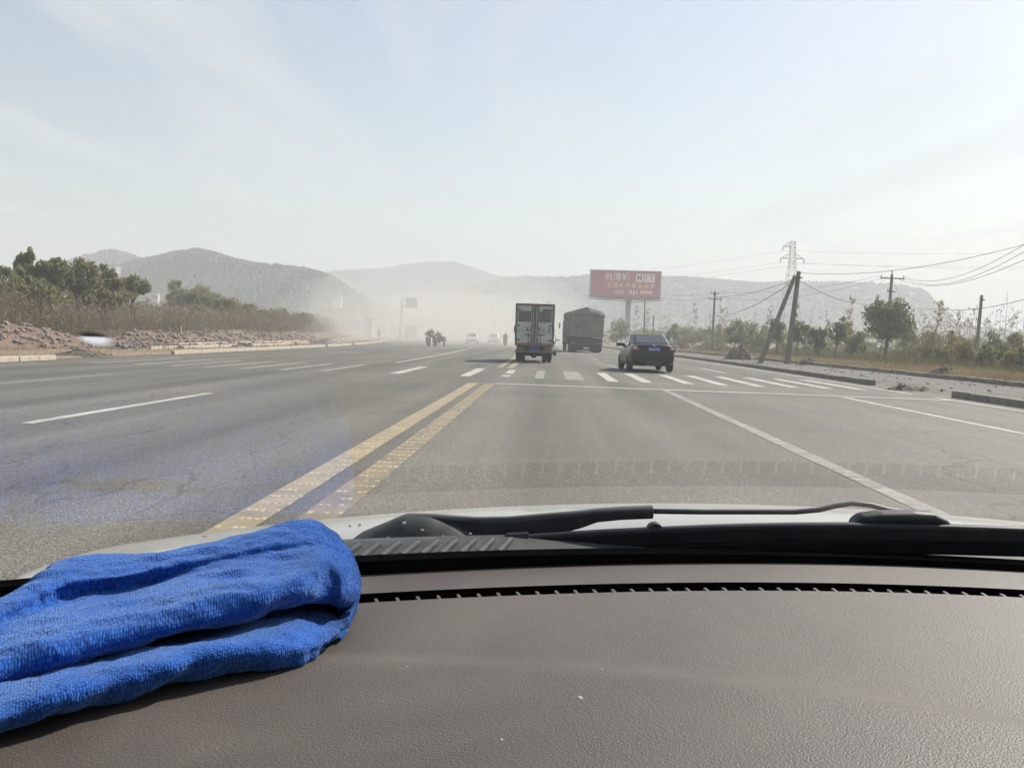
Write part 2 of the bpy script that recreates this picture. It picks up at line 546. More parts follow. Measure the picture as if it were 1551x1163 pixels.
# white markings
strip('lane_line', 2.79, 2.97, 1.5, 22.5, 'white_worn', ragged=.010, step=.5)
strip('lane_line', 7.02, 7.17, 3.0, 22.3, 'white_paint')
strip('edge_line', 9.72, 9.88, 3.0, 23.6, 'white_paint')
strip('edge_line', 9.66, 9.80, 24.8, 150, 'white_paint', step=3)
b_ = MB()
b_.add([(-1.30, 22.70, 0.008), (9.70, 22.25, 0.008), (9.70, 22.60, 0.008), (-1.30, 23.03, 0.008)], [(0, 1, 2, 3)])
b_.build('stop_line', 'white_paint', road)
x = -13.4
k = 0
for x, wear in ((-13.35, 0), (-12.15, 0), (-11.05, 0), (-9.95, 0), (-8.85, 0), (-7.75, 0), (-6.6, 1), (-4.45, 0), (-2.4, 0), (-1.25, 2), (-0.25, 3), (0.80, 4), (1.87, 0), (2.85, 0), (4.05, 0), (5.02, 0), (6.05, 0), (7.05, 0), (8.03, 0), (9.0, 0)):
    w = 0.155
    y0, y1 = 26.4 + random.uniform(-.15, .15), 32.8 + random.uniform(-.2, .2)
    if wear == 2:
        strip('crossing_stripe', x - .12, x + .12, 27.0, 28.1, 'white_paint', step=.5)
        strip('crossing_stripe', x - .12, x + .12, 29.4, 32.4, 'white_paint', step=.5)
        continue
    if wear == 3: w = 0.14
    if wear == 4: w = 0.28
    strip('crossing_stripe', x - w, x + w, y0, y1, 'white_worn' if wear or x < -6 else 'white_paint', ragged=0.012, step=.6)
for yy in (10.4, -4.0):
    strip('lane_line', -6.13, -5.97, yy, yy + 5.8, 'white_paint')
strip('lane_line', -6.13, -5.97, 36, 74, 'white_paint', step=2)
for yy in range(80, 200, 15):
    strip('lane_line', -6.13, -5.97, yy, yy + 6, 'white_paint', step=2)
for yy in (37, 52, 67, 82, 97, 112):
    strip('lane_line', 7.02, 7.17, yy, yy + 6, 'white_paint', step=2)
    strip('lane_line', 2.80, 2.96, yy + 1, yy + 7, 'white_worn', step=2)
for yy in (16, 46, 61, 76):
    strip('lane_line', -10.3, -10.16, yy, yy + 5, 'white_worn', step=2)

# kerbs: stones about a metre long, shared meshes
def kerb_mesh(w, h, L_, m_):
    b_ = MB(); b_.bbox(-w / 2, w / 2, -L_ / 2 + .006, L_ / 2 - .006, -0.12, h, 0.018)
    me = b_.build('kerb_tmp', m_).data
    bpy.data.objects.remove(bpy.data.objects['kerb_tmp'])
    return me
def kerb_run(name, x, y0, y1, L_, me, rough=0.012, gaps=(), lean=0.0):
    k = empty(name, (0, 0, 0))
    tag(k, kind='structure')
    y = y0
    while y < y1:
        L2 = L_
        if not any(a < y < b for a, b in gaps):
            o = bpy.data.objects.new('kerb_block', me)
            COL.objects.link(o)
            o.parent = k
            yc = y + L_ / 2
            ang = math.atan2(RX(x, y + L_) - RX(x, y), L_)
            o.location = (RX(x, yc) + random.uniform(-rough, rough), yc, random.uniform(-rough, rough))
            o.rotation_euler = (random.uniform(-.004, .004), random.uniform(-lean, lean), -ang + random.uniform(-.008, .008))
        y += L_
    return k
kL = kerb_mesh(0.16, 0.15, 1.0, 'kerb_stone')
kL2 = kerb_mesh(0.14, 0.20, 1.5, 'kerb_stone')
kR = kerb_mesh(0.20, 0.17, 1.0, 'kerb_concrete')
kR2 = kerb_mesh(0.16, 0.24, 1.5, 'kerb_concrete')
kerb_run('kerb', XL, 10, 150, 1.0, kL, gaps=((27.7, 36.2), (64, 65.2), (76, 78.5)))
kerb_run('kerb', XL - 2.7, 41, 130, 1.5, kL2, 0.03, gaps=((52, 55), (72, 77)), lean=.05)
kerb_run('kerb', XL - 5.2, 50, 150, 1.5, kL2, 0.03, gaps=((84, 88),), lean=.05)
kerb_run('kerb', XR + 0.08, -2, 130, 1.0, kR, gaps=((23.7, 29.4),))
kerb_run('kerb', XR + 5.3, 20, 120, 1.5, kR2, 0.02, lean=.02)

# ------------------------------------------------------------------ hills
def hill(name, prof, Y, depth, seed, rough=1.0, trees=0, tsize=4.0, m_='hill_ground'):
    """ridge through the profile (photograph pixels) at distance Y, sloping to the plain before and behind it"""
    nu, nv = 150, 26
    x0, x1 = prof[0][0], prof[-1][0]
    pts = []
    def P(u, v):
        px_ = lerp(x0, x1, u)
        ridge = at(px_, interp(prof, px_), Y)
        s = v * 2 - 1                           # -1 front foot, 0 ridge, 1 back foot
        hgt = ridge.z * (1 - abs(s) ** 1.25) if s < 0 else ridge.z * (1 - s ** 1.5)
        yy = Y + s * depth
        xx = ridge.x * (yy / Y if s < 0 else 1)
        nz_ = fbm((xx / (Y * .09) + seed, yy / (Y * .09), seed), 5)
        hgt += nz_ * rough * Y * 0.012 * (1 - abs(s) ** 3) * (0.25 + 0.75 * min(1, abs(s) * 4)) * min(1, ridge.z / 20)
        return Vector((xx, yy, hgt - 4 * abs(s) ** 4 - 1))
    b_ = MB(); b_.grid(P, nu, nv)
    h_ = b_.build(name, m_, smooth=True)
    tag(h_, kind='structure')
    if trees:
        t_ = MB()
        for i in range(trees):
            v = random.random() * 0.56
            if random.random() < 0.22: v = random.uniform(0.46, 0.52)
            p = P(random.random(), v)
            if p.z < 2: continue
            r_ = tsize * random.uniform(.55, 1.25)
            n_ = 5
            a0 = random.random() * 6
            vs = [p + Vector((math.cos(a0 + k * 6.283 / n_) * r_ * .8 * random.uniform(.7, 1.2), math.sin(a0 + k * 6.283 / n_) * r_ * .8, -.2 * r_)) for k in range(n_)]
            vs += [p + Vector((math.cos(a0 + k * 6.283 / n_ + .6) * r_ * .62 * random.uniform(.7, 1.3), math.sin(a0 + k * 6.283 / n_ + .6) * r_ * .62, .65 * r_ * random.uniform(.7, 1.3))) for k in range(n_)]
            vs += [p + Vector((random.uniform(-.2, .2) * r_, 0, r_ * random.uniform(1.0, 1.5)))]
            fs = []
            for k in range(n_):
                k2 = (k + 1) % n_
                fs += [(k, k2, n_ + k), (k2, n_ + k2, n_ + k), (n_ + k, n_ + k2, 2 * n_)]
            t_.add(vs, fs)
        tag(t_.build('forest', 'forest', h_), kind='stuff')
    return h_
hill('hill', [(-40, 470), (20, 430), (70, 404), (120, 390), (150, 384), (168, 381), (190, 386), (215, 394), (260, 405), (330, 430), (420, 480)], 760, 190, 1.7, trees=3500, tsize=2.4)
hill('hill', [(90, 470), (130, 438), (160, 414), (182, 403), (215, 394), (250, 387), (280, 382), (302, 381), (325, 388), (350, 397), (375, 401), (410, 405), (455, 408), (485, 415), (510, 428), (540, 448), (575, 466), (620, 482), (670, 500)], 540, 180, 4.2, trees=13000, tsize=2.3)
hill('hill', [(330, 470), (430, 424), (500, 415), (560, 410), (620, 403), (655, 400), (690, 400), (715, 408), (745, 418), (770, 421), (800, 419), (830, 428), (900, 470), (960, 500)], 1200, 300, 8.1, rough=.5, trees=5000, tsize=3.2)
hill('hill', [(600, 500), (650, 478), (690, 452), (725, 434), (760, 425), (800, 423), (850, 423), (890, 419), (950, 419), (1010, 422), (1060, 424), (1100, 428), (1150, 431), (1200, 430), (1240, 429), (1290, 429), (1340, 433), (1375, 436), (1396, 440), (1404, 446), (1412, 456), (1425, 466), (1436, 476), (1448, 488), (1470, 497), (1520, 502), (1551, 507), (1620, 512), (1760, 530)], 900, 260, 11.3, rough=.5, trees=9000, tsize=2.6)

# ------------------------------------------------------------------ air
def volume_mat(name, col, dens, g=0.0):
    m, n, l, out = nt(name)
    v = n.new('ShaderNodeVolumePrincipled')
    v.inputs['Color'].default_value = (*col, 1)
    v.inputs['Density'].default_value = dens
    v.inputs['Anisotropy'].default_value = g
    l.new(v.outputs[0], out.inputs['Volume'])
    m.cycles.homogeneous_volume = True
    return m
volume_mat('haze_air', (0.79, 0.835, 0.86), 0.00118, 0.12)
volume_mat('dust_air', (0.86, 0.835, 0.78), 0.0042, 0.12)
volume_mat('low_dust_air', (0.87, 0.85, 0.79), 0.0006, 0.12)
b_ = MB(); b_.box(-7000, 7000, -400, 9000, -6.5, 112)
tag(b_.build('haze', 'haze_air'), 'pale grey haze filling the air over road and hills', 'haze', kind='stuff')
dust = empty('dust', (0, 0, 0))
tag(dust, 'dust cloud blown up over the road behind the box truck', 'dust', kind='stuff')
b_ = MB()
b_.grid(lambda u, v: Vector((math.cos(v * 6.28318) * 260 * math.sin(u * 3.14159), 150 + math.sin(v * 6.28318) * 190 * math.sin(u * 3.14159), 3 + 10 * math.cos(u * 3.14159) * (1 + .12 * math.sin(u * 3.14159) * fbm((math.cos(v * 6.28318) * 2, math.sin(v * 6.28318) * 2, u * 4), 3)))), 25, 40, True)
b_.build('dust_puff', 'low_dust_air', dust)
for cx_, cy_, cz_, sx_, sy_, sz_ in ((-13, 150, 2, 17, 55, 6), (-16, 165, 3, 24, 60, 9), (-8, 112, 1.5, 10, 40, 4.5), (-24, 190, 4, 34, 55, 11), (-13, 128, 2, 13, 36, 5.5), (-10, 100, 1, 15, 42, 3.6)):
    b_ = MB()
    bm = bmesh.new(); bmesh.ops.create_icosphere(bm, subdivisions=4, radius=1)
    for v in bm.verts:
        k_ = 1 + 0.30 * fbm(v.co * 1.3 + Vector((cx_, cy_, sz_)), 3)
        v.co = Vector((cx_ + v.co.x * sx_ * k_, cy_ + v.co.y * sy_ * k_, cz_ + v.co.z * sz_ * k_))
    bm.verts.index_update()
    b_.add([v.co[:] for v in bm.verts], [tuple(v.index for v in f.verts) for f in bm.faces]); bm.free()
    b_.build('dust_puff', 'dust_air', dust)
# ------------------------------------------------------------------ plants
def leaf(b_, p, s, d=None, droop=0.4):
    """one small leaf or leaf spray: a bent pair of faces"""
    a = Vector((random.gauss(0, 1), random.gauss(0, 1), random.gauss(0, 1) * .6 + .25)).normalized() if d is None else d
    t = Vector((random.gauss(0, 1), random.gauss(0, 1), random.gauss(0, .5)))
    u = a.cross(t)
    if u.length < 1e-4: return
    u.normalize()
    w = a.cross(u)
    k = s * random.uniform(.6, 1.3)
    b_.add([p - u * k, p + w * k * .45, p + u * k - a * k * droop, p - w * k * .45], [(0, 1, 2), (0, 2, 3)])

def crown(b_, c, rad, n, ls, seed, clumps=16, shell=0.55, flat_bottom=0.0):
    """leaves gathered into uneven clumps through an ellipsoid"""
    rnd = random.Random(seed)
    cl = []
    for i in range(clumps):
        while True:
            q = Vector((rnd.uniform(-1, 1), rnd.uniform(-1, 1), rnd.uniform(-1, 1)))
            if shell * .6 < q.length < 0.95: break
        if q.z < -1 + flat_bottom: q.z *= .4
        cl.append((q, rnd.uniform(.20, .42)))
    for i in range(n):
        q, r_ = rnd.choice(cl)
        o = Vector((rnd.gauss(0, 1), rnd.gauss(0, 1), rnd.gauss(0, .8)))
        o = o.normalized() * r_ * rnd.random() ** .45
        q = q + o
        leaf(b_, Vector((c[0] + q.x * rad[0], c[1] + q.y * rad[1], c[2] + q.z * rad[2])), ls)

def tree(name, label, px_, Y, top, bottom, width, mats_, seed, cat='tree', group=None, n=1500, ls=.13, clumps=20, trunk_r=.09, base_off=0, stems=1, z0=None):
    random.seed(seed)
    x = xat(px_, Y, 0.2)
    zg = ground_z(x, Y) if z0 is None else z0
    bx = xat(px_ + base_off, Y, 0.2)
    zt, zb = at(px_, top, Y).z, at(px_, bottom, Y).z
    w = width * Y / F / 2
    r_ = empty(name, (bx, Y, zg - .03))
    tag(r_, label, cat, group)
    cx_, cz_ = x - bx, (zt + zb) / 2 - zg
    hz = (zt - zb) / 2
    tb = MB()
    for s in range(stems):
        ox, oy = (random.uniform(-.25, .25) * w, random.uniform(-.25, .25) * w) if stems > 1 else (0, 0)
        top_p = Vector((cx_ + random.uniform(-.2, .2) * w, oy, cz_ + hz * .35))
        fork = Vector((lerp(ox, cx_, .5) + random.uniform(-.05, .05), oy, max(.3, cz_ - hz * .75)))
        tb.tube([(ox, oy, -.2), (ox * .9, oy, fork.z * .5), fork, lerp(fork, top_p, .5), top_p], [trunk_r * 1.25, trunk_r, trunk_r * .85, trunk_r * .6, trunk_r * .2], 7)
        for k in range(5):
            a = random.uniform(0, 6.28)
            e_ = Vector((cx_ + math.cos(a) * w * .75, math.sin(a) * w * .75, cz_ + random.uniform(-.4, .6) * hz))
            st = lerp(fork, top_p, random.uniform(.0, .6))
            tb.tube([st, lerp(st, e_, .5) + Vector((0, 0, .12 * hz)), e_], [trunk_r * .5, trunk_r * .35, trunk_r * .12], 5)
    tb.build('trunk', 'bark', r_)
    mats_ = mats_ if isinstance(mats_, (list, tuple)) else [mats_]
    for i, m_ in enumerate(mats_):
        cb = MB()
        crown(cb, (cx_, 0, cz_), (w * .98, w * .9, hz * .98), n // len(mats_), ls, seed * 31 + i, clumps)
        cb.build('crown', m_, r_)
    return r_

def sapling(px_, Y, top, lean, label, leafy, m_, seed, group, twigs=16, thick=.022, base=None):
    random.seed(seed)
    x = xat(px_, Y, 0.2)
    zg = ground_z(x, Y)
    H_ = at(px_, top, Y).z - zg
    r_ = empty('sapling', (x - lean, Y, zg - .03))
    tag(r_, label, 'tree', group)
    tb = MB()
    bend = [random.uniform(-.05, .05) for _ in range(6)]
    P = lambda t: Vector((lean * t + bend[int(t * 5)] * .5, 0, H_ * t))
    tb.tube([P(t / 5) - Vector((0, 0, .15 if t == 0 else 0)) for t in range(6)], [thick * (1 - .85 * t / 5) for t in range(6)], 5)
    ends = []
    for k in range(twigs):
        t = random.uniform(.3, .97)
        a = random.uniform(0, 6.28)
        L_ = H_ * .16 * (1.15 - t) * random.uniform(.6, 1.5) + .08
        e_ = P(t) + Vector((math.cos(a) * L_, math.sin(a) * L_, L_ * random.uniform(.3, 1.0)))
        tb.tube([P(t), e_], [thick * .35, thick * .12], 3)
        ends.append((P(t), e_, t))
    tb.build('trunk', 'bare_bark', r_)
    if leafy:
        cb = MB()
        for k in range(leafy):
            s, e_, t = random.choice(ends)
            p = lerp(s, e_, random.uniform(.3, 1.1)) + Vector((random.gauss(0, .05), random.gauss(0, .05), random.gauss(0, .05)))
            leaf(cb, p, .07)
        cb.build('crown', m_, r_)
    return r_

# trees beyond the right verge
T = [
    (1345, 70, 448, 524, 72, ['leaf_dark', 'leaf_mid'], 'large dense dark green tree in front of the crossarm pole', 3600, .15, 0.12, -5, 34),
    (1272, 76, 478, 526, 36, ['leaf_dark', 'leaf_mid'], 'dark green round tree standing left of the pale green tree', 1500, .12, 0.07, -8, 18),
    (1239, 72, 488, 536, 27, ['leaf_dark', 'leaf_mid'], 'narrow dark tree reaching low, right of the leaning pole pair', 1300, .11, 0.05, 0, 14),
    (1295, 74, 500, 536, 38, ['leaf_mid', 'leaf_olive'], 'pale green bushy tree tucked beside the large dark tree', 1300, .12, 0.06, 4, 16),
    (1209, 78, 484, 522, 28, ['leaf_mid', 'leaf_dark'], 'small green tree showing right behind the upright concrete pole', 1200, .12, 0.06, -3, 14),
    (1177, 80, 480, 520, 30, ['leaf_dark', 'leaf_mid'], 'dark tree seen between the two joined concrete poles', 1300, .12, 0.06, -1, 14),
    (1112, 96, 483, 528, 34, ['leaf_mid', 'leaf_dark'], 'rounded green tree behind the earth mound', 1400, .13, 0.07, 0, 16),
    (1146, 98, 488, 530, 40, ['leaf_mid', 'leaf_olive'], 'loose mid green tree left of the leaning strut pole', 1300, .13, 0.06, 4, 16),
    (934, 150, 478, 522, 40, ['leaf_olive', 'leaf_mid'], 'hazy olive tree just right of the tarpaulin truck', 1300, .2, 0.1, 0, 15),
    (1030, 130, 496, 530, 44, ['leaf_olive', 'leaf_mid'], 'low olive tree behind the black car, left of the thin pole', 1300, .17, 0.08, 0, 16),
    (1066, 120, 492, 530, 40, ['leaf_mid', 'leaf_olive'], 'green bushy tree at the foot of the thin crossarm pole', 1300, .16, 0.08, 0, 16),
    (985, 150, 494, 524, 60, ['leaf_olive', 'leaf_mid'], 'olive thicket tree below the billboard', 1500, .19, 0.08, 0, 18),
    (905, 170, 494, 522, 60, ['leaf_olive', 'leaf_mid'], 'hazy low tree behind the tarpaulin truck', 800, .2, 0.08, 0, 18),
]
for i, (px_, Y, tp, bt, w, ms, lb, n_, ls, tr, bo, cl) in enumerate(T):
    tree('broadleaf_tree', lb, px_, Y, tp, bt, w, ms, 100 + i, group='trees beyond the right verge', n=n_, ls=ls, clumps=cl, trunk_r=tr, base_off=bo)
for i, (px_, Y, tp, bt, w, lb) in enumerate([
    (1020, 118, 486, 526, 26, 'slim green tree between the black car and the thin crossarm pole'),
    (1086, 108, 490, 530, 26, 'slim green tree touching the thin crossarm pole on its right'),
    (1130, 104, 484, 526, 26, 'taller green tree over the right flank of the earth mound'),
    (1158, 100, 486, 530, 24, 'green tree left of the leaning strut, half way up it'),
    (1224, 88, 492, 534, 24, 'green tree right behind the upright concrete pole, second from it'),
    (1376, 76, 496, 540, 30, 'pale tree peeping out right of the large dark tree'),
    (1408, 74, 500, 545, 30, 'green tree below the tall slanting yellow sapling'),
    (1446, 72, 500, 546, 30, 'olive tree in the thicket left of the bare concrete pole'),
    (1500, 70, 502, 548, 32, 'green tree in the thicket right of the bare concrete pole'),
    (1536, 66, 504, 550, 34, 'green tree in the thicket at the right picture edge')]):
    tree('broadleaf_tree', lb, px_, Y, tp, bt, w, ['leaf_mid', 'leaf_olive'] if i % 2 else ['leaf_mid', 'leaf_dark'], 130 + i, group='trees beyond the right verge', n=1000, ls=.12, clumps=13, trunk_r=.045)
# shrubs along the right verge
S = [
    (1400, 62, 514, 552, 50, ['leaf_mid', 'leaf_olive'], 'pale green shrub right of the large dark tree'),
    (1432, 58, 520, 556, 40, ['leaf_olive', 'leaf_mid'], 'olive shrub at the foot of the leafy yellow saplings'),
    (1462, 55, 516, 556, 44, ['leaf_olive', 'leaf_yellow'], 'yellowish shrub just left of the bare concrete pole'),
    (1490, 52, 520, 560, 40, ['leaf_dark', 'leaf_mid'], 'dark green shrub right below the bare concrete pole'),
    (1513, 56, 516, 558, 36, ['leaf_mid', 'leaf_mid'], 'bright green rounded shrub near the right picture edge'),
    (1540, 47, 524, 570, 44, ['leaf_dark', 'leaf_olive'], 'dark shrub at the right picture edge by the dry grass'),
    (1580, 45, 516, 572, 50, ['leaf_mid', 'leaf_olive'], 'green shrub cut by the right picture edge'),
    (1368, 84, 512, 548, 44, ['leaf_mid', 'leaf_olive'], 'loose green shrub under the right side of the large tree'),
    (1190, 92, 510, 545, 50, ['leaf_mid', 'leaf_olive'], 'low shrub between the feet of the two joined poles'),
    (1255, 95, 516, 543, 56, ['leaf_olive', 'leaf_mid'], 'low olive shrub among the tree trunks left of the large tree'),
    (1320, 92, 516, 545, 60, ['leaf_olive', 'leaf_mid'], 'low shrub behind the trunk of the large dark tree'),
    (1090, 105, 508, 533, 60, ['leaf_mid', 'leaf_olive'], 'grey green shrub behind the left flank of the earth mound'),
    (1140, 104, 508, 536, 54, ['leaf_mid', 'leaf_olive'], 'grey green shrub behind the right flank of the earth mound'),
]
for i, (px_, Y, tp, bt, w, ms, lb) in enumerate(S):
    tree('shrub', lb, px_, Y, tp, bt, w, ms, 200 + i, 'shrub', 'shrubs along the right verge', n=1100, ls=.10, clumps=14, trunk_r=.03, stems=3)
# a looser second row that closes the gaps behind them
for i, (px_, Y, tp, bt, w) in enumerate([(1008, 140, 500, 528, 40), (1048, 128, 494, 530, 44), (1085, 116, 500, 532, 46), (1128, 112, 492, 534, 50), (1160, 108, 500, 537, 46), (1196, 104, 498, 538, 46), (1232, 102, 502, 541, 50), (1268, 100, 508, 542, 50), (1310, 96, 506, 544, 56), (1358, 92, 510, 546, 56), (1396, 86, 512, 548, 54), (1436, 84, 512, 550, 56), (1476, 80, 512, 552, 56), (1520, 78, 514, 555, 56), (1560, 74, 512, 558, 56)]):
    tp -= 7
    tree('shrub', 'hazy grey green shrub, ' + ORD[i] + ' from the left in the back row of the right thicket', px_, Y, tp, bt, w, ['leaf_mid', 'leaf_olive'], 260 + i, 'shrub', 'back row shrubs on the right', n=900, ls=.14, clumps=14, trunk_r=.03, stems=2)
# thin young trees, nearly bare
SP = [
    (1380, 74, 480, .1, 120, 'leaf_yellow'), (1396, 68, 470, .15, 110, 'leaf_olive'), (1428, 72, 462, .1, 120, 'leaf_yellow'), (1470, 68, 466, .08, 120, 'leaf_yellow'), (1496, 66, 470, .05, 120, 'leaf_olive'), (1530, 66, 458, .05, 110, 'leaf_yellow'), (1004, 130, 474, .05, 120, 'leaf_yellow'), (1074, 112, 466, .05, 120, 'leaf_yellow'), (1098, 108, 462, .05, 140, 'leaf_olive'), (1198, 96, 470, .05, 90, 'leaf_olive'), (1248, 92, 470, .1, 110, 'leaf_yellow'),
    (1385, 70, 488, .1, 60, 'leaf_olive'), (1436, 66, 470, .1, 60, 'leaf_yellow'), (1512, 64, 462, .1, 60, 'leaf_olive'), (1536, 62, 470, .05, 60, 'leaf_yellow'), (1462, 70, 474, .05, 80, 'leaf_olive'), (1110, 110, 468, .05, 60, 'leaf_olive'), (1142, 108, 472, .05, 60, 'leaf_yellow'),
    (1391, 60, 500, .1, 0, None), (1403, 58, 478, .28, 20, 'leaf_orange'), (1424, 59, 490, .15, 30, 'leaf_orange'),
    (1431, 66, 482, .1, 0, None), (1441, 57, 494, .2, 10, 'leaf_orange'), (1458, 60, 465, .05, 30, 'leaf_yellow'),
    (1467, 62, 480, .15, 60, 'leaf_orange'), (1475, 58, 457, .08, 0, None), (1489, 56, 478, .0, 30, 'leaf_orange'),
    (1504, 60, 466, .05, 10, 'leaf_orange'), (1519, 55, 440, .02, 0, None), (1527, 57, 482, .1, 30, 'leaf_orange'),
    (1547, 54, 445, .1, 0, None), (1012, 125, 470, .1, 20, 'leaf_olive'), (1033, 125, 460, .05, 30, 'leaf_olive'),
    (1040, 122, 472, .05, 0, None), (1067, 125, 462, .05, 0, None), (1227, 70, 463, .35, 0, None), (1450, 61, 488, .15, 20, 'leaf_orange'),
    (998, 140, 480, .1, 30, 'leaf_olive'), (1412, 64, 492, .2, 10, 'leaf_orange'), (1372, 66, 505, .3, 0, None),
]
for i, (px_, Y, tp, ln, lf, m_) in enumerate(sorted(SP)):
    sapling(px_, Y, tp, ln, 'thin nearly bare sapling, ' + ORD[i] + ' from the left right of the road', lf, m_, 300 + i, 'thin bare saplings on the right')
for i, (px_, Y, tp, ln, lf, m_, lb) in enumerate([
    (1419, 60, 455, .45, 420, 'leaf_yellow', 'tall slanting sapling with yellow leaves right of the large tree'),
    (1447, 60, 470, .15, 160, 'leaf_orange', 'sapling with a few orange leaves left of the bare concrete pole'),
    (1050, 115, 458, .05, 420, 'leaf_yellow', 'slim tree with a yellow leafy tip left of the thin crossarm pole'),
    (1089, 100, 452, .1, 380, 'leaf_olive', 'spindly layered tree right beside the thin crossarm pole'),
    (1163, 110, 462, .0, 420, 'leaf_dark', 'small dark conifer shaped tree left of the strut pole'),
    (1285, 84, 448, .15, 420, 'leaf_orange', 'slim tree with an orange leafy tip above the round dark tree'),
    (1326, 82, 445, .0, 420, 'leaf_orange', 'slim tree with orange leaves peeping over the large dark tree'),
    (963, 150, 462, .0, 600, 'leaf_yellow', 'slim yellowish tree right of the billboard column'),
    (978, 150, 466, .0, 600, 'leaf_yellow', 'slim yellowish tree below the right half of the billboard')]):
    sapling(px_, Y, tp, ln, lb, lf, m_, 340 + i, 'young trees with autumn leaves', twigs=30, thick=.03)

# left bank: leafy shrubs above dry brush
L = [
    (-30, 46, 398, 470, 90, ['leaf_mid', 'leaf_olive'], 'green shrub cut by the left picture edge'),
    (15, 49, 400, 462, 60, ['leaf_mid', 'leaf_olive'], 'green shrub on the bank near the left picture edge'),
    (38, 52, 380, 450, 34, ['leaf_mid', 'leaf_olive'], 'umbrella shaped sumac sticking up at the far left'),
    (80, 53, 380, 448, 56, ['leaf_mid', 'leaf_mid'], 'tallest dark green sumac on the left bank'),
    (122, 55, 393, 448, 52, ['leaf_mid', 'leaf_olive'], 'green sumac right of the tallest one on the bank'),
    (160, 58, 404, 450, 50, ['leaf_mid', 'leaf_olive'], 'spreading green shrub in the middle of the left bank'),
    (200, 62, 418, 452, 50, ['leaf_mid', 'leaf_olive'], 'lower green shrub where the left thicket slopes down'),
    (55, 50, 420, 475, 90, ['leaf_mid', 'leaf_olive'], 'wide bushy shrub under the tallest sumac'),
    (150, 57, 428, 470, 90, ['leaf_mid', 'leaf_olive'], 'wide low shrub under the middle of the left thicket'),
    (268, 110, 424, 470, 40, ['leaf_mid', 'leaf_olive'], 'hazy grey green tree standing alone right of the left thicket'),
    (300, 92, 440, 474, 50, ['leaf_mid', 'leaf_olive'], 'green shrub at the left end of the second thicket'),
    (338, 96, 448, 478, 46, ['leaf_mid', 'leaf_olive'], 'green shrub in the middle of the second thicket'),
    (376, 104, 460, 484, 44, ['leaf_mid', 'leaf_olive'], 'small hazy shrub at the right end of the second thicket'),
    (415, 120, 466, 488, 46, ['leaf_mid', 'leaf_olive'], 'small hazy shrub left of the dry brush end'),
    (310, 112, 432, 470, 60, ['leaf_mid', 'leaf_olive'], 'hazy tree behind the second thicket'),
    (460, 135, 474, 490, 50, ['leaf_olive', 'leaf_mid'], 'faint low shrub fading into the dust left of the road'),
]
for i, (px_, Y, tp, bt, w, ms, lb) in enumerate(L):
    tree('shrub', lb, px_, Y, tp, bt, w, ms, 400 + i, 'shrub', 'leafy shrubs on the left bank', n=2600 if Y < 70 else 1500, ls=.16 if Y < 70 else .2, clumps=18, trunk_r=.05, stems=3)

# dry brush, grass and weeds: nobody could count these
def blades(b_, n, place, h, w, lean=.35, fork=0):
    for i in range(n):
        x, y = place()
        z = ground_z(x, y) - .03
        hh = h(x, y) * random.uniform(.5, 1.25)
        a = random.uniform(0, 6.28)
        d = Vector((math.cos(a), math.sin(a), 0))
        s = Vector((math.cos(a + 1.6), math.sin(a + 1.6) * .3, 0)) * w * random.uniform(.6, 1.4)
        tip = Vector((x, y, z + hh)) + d * hh * lean * random.uniform(.2, 1.3)
        mid = Vector((x, y, z + hh * .55)) + d * hh * lean * .25
        b_.add([(x - s.x, y - s.y, z), (x + s.x, y + s.y, z), mid + s * .8, tip, mid - s * .8], [(0, 1, 2, 4), (4, 2, 3)])
        for k in range(fork):
            t = random.uniform(.4, .9)
            p = lerp(Vector((x, y, z)), tip, t)
            e_ = p + Vector((random.gauss(0, .22), random.gauss(0, .22), random.uniform(.05, .35))) * hh * .6
            b_.add([p - s * .5, p + s * .5, e_], [(0, 1, 2)])
random.seed(21)
BR = MB()
def p_brush():
    while True:
        Y = random.uniform(38, 175)
        if random.random() < (45 / Y) ** 1.0:
            d = random.uniform(0, 1)
            return RX(XL, Y) - lerp(8.5, 22 + (Y - 40) * .12, d), Y
def h_brush(x, y):
    return 1.7 + .8 * fbm((x * .15, y * .15, 2)) + min(.8, (y - 40) * .012)
blades(BR, 11000, p_brush, lambda x, y: h_brush(x, y) * random.choice((.5, .8, 1.0)), .016, .9, 5)
for i in range(16000):
    x_, y_ = p_brush()
    leaf(BR, Vector((x_, y_, ground_z(x_, y_) + h_brush(x_, y_) * random.uniform(.1, .95))), .10)
UG = MB()
for i in range(14000):
    x_, y_ = p_brush()
    k_ = .5 + .5 * fbm((x_ * .2, y_ * .12, 31))
    if random.random() > k_ * 1.5 - .15: continue
    leaf(UG, Vector((x_, y_, ground_z(x_, y_) + h_brush(x_, y_) * random.uniform(.1, 1.05))), .13)
tag(UG.build('undergrowth', 'leaf_olive'), 'olive green leafy undergrowth mixed into the brush on the left bank', 'undergrowth', kind='stuff')
tag(BR.build('dry_brush', 'twig_brown'), 'brown leafless brush covering the bank left of the road', 'brush', kind='stuff')
GR = MB()
def p_gr():
    while True:
        Y = random.uniform(20, 110)
        if random.random() < (25 / Y) ** .7:
            d = abs(random.gauss(0, 1))
            return RX(XR, Y) + 5.7 + d * 3.4, Y
blades(GR, 22000, p_gr, lambda x, y: .26 + .16 * fbm((x * .4, y * .4, 5)), .012, .6)
tag(GR.build('dry_grass', 'dry_grass'), 'tawny dry grass along the right verge', 'grass', kind='stuff')
GW = MB()
def p_gw():
    Y = random.uniform(34, 120)
    return RX(XR, Y) + random.uniform(9, 26), Y
blades(GW, 16000, p_gw, lambda x, y: .6 + .4 * fbm((x * .3, y * .3, 9)), .018, .45, 1)
tag(GW.build('weeds', 'weed_green'), 'low weeds under the trees right of the road', 'weeds', kind='stuff')
GL = MB()
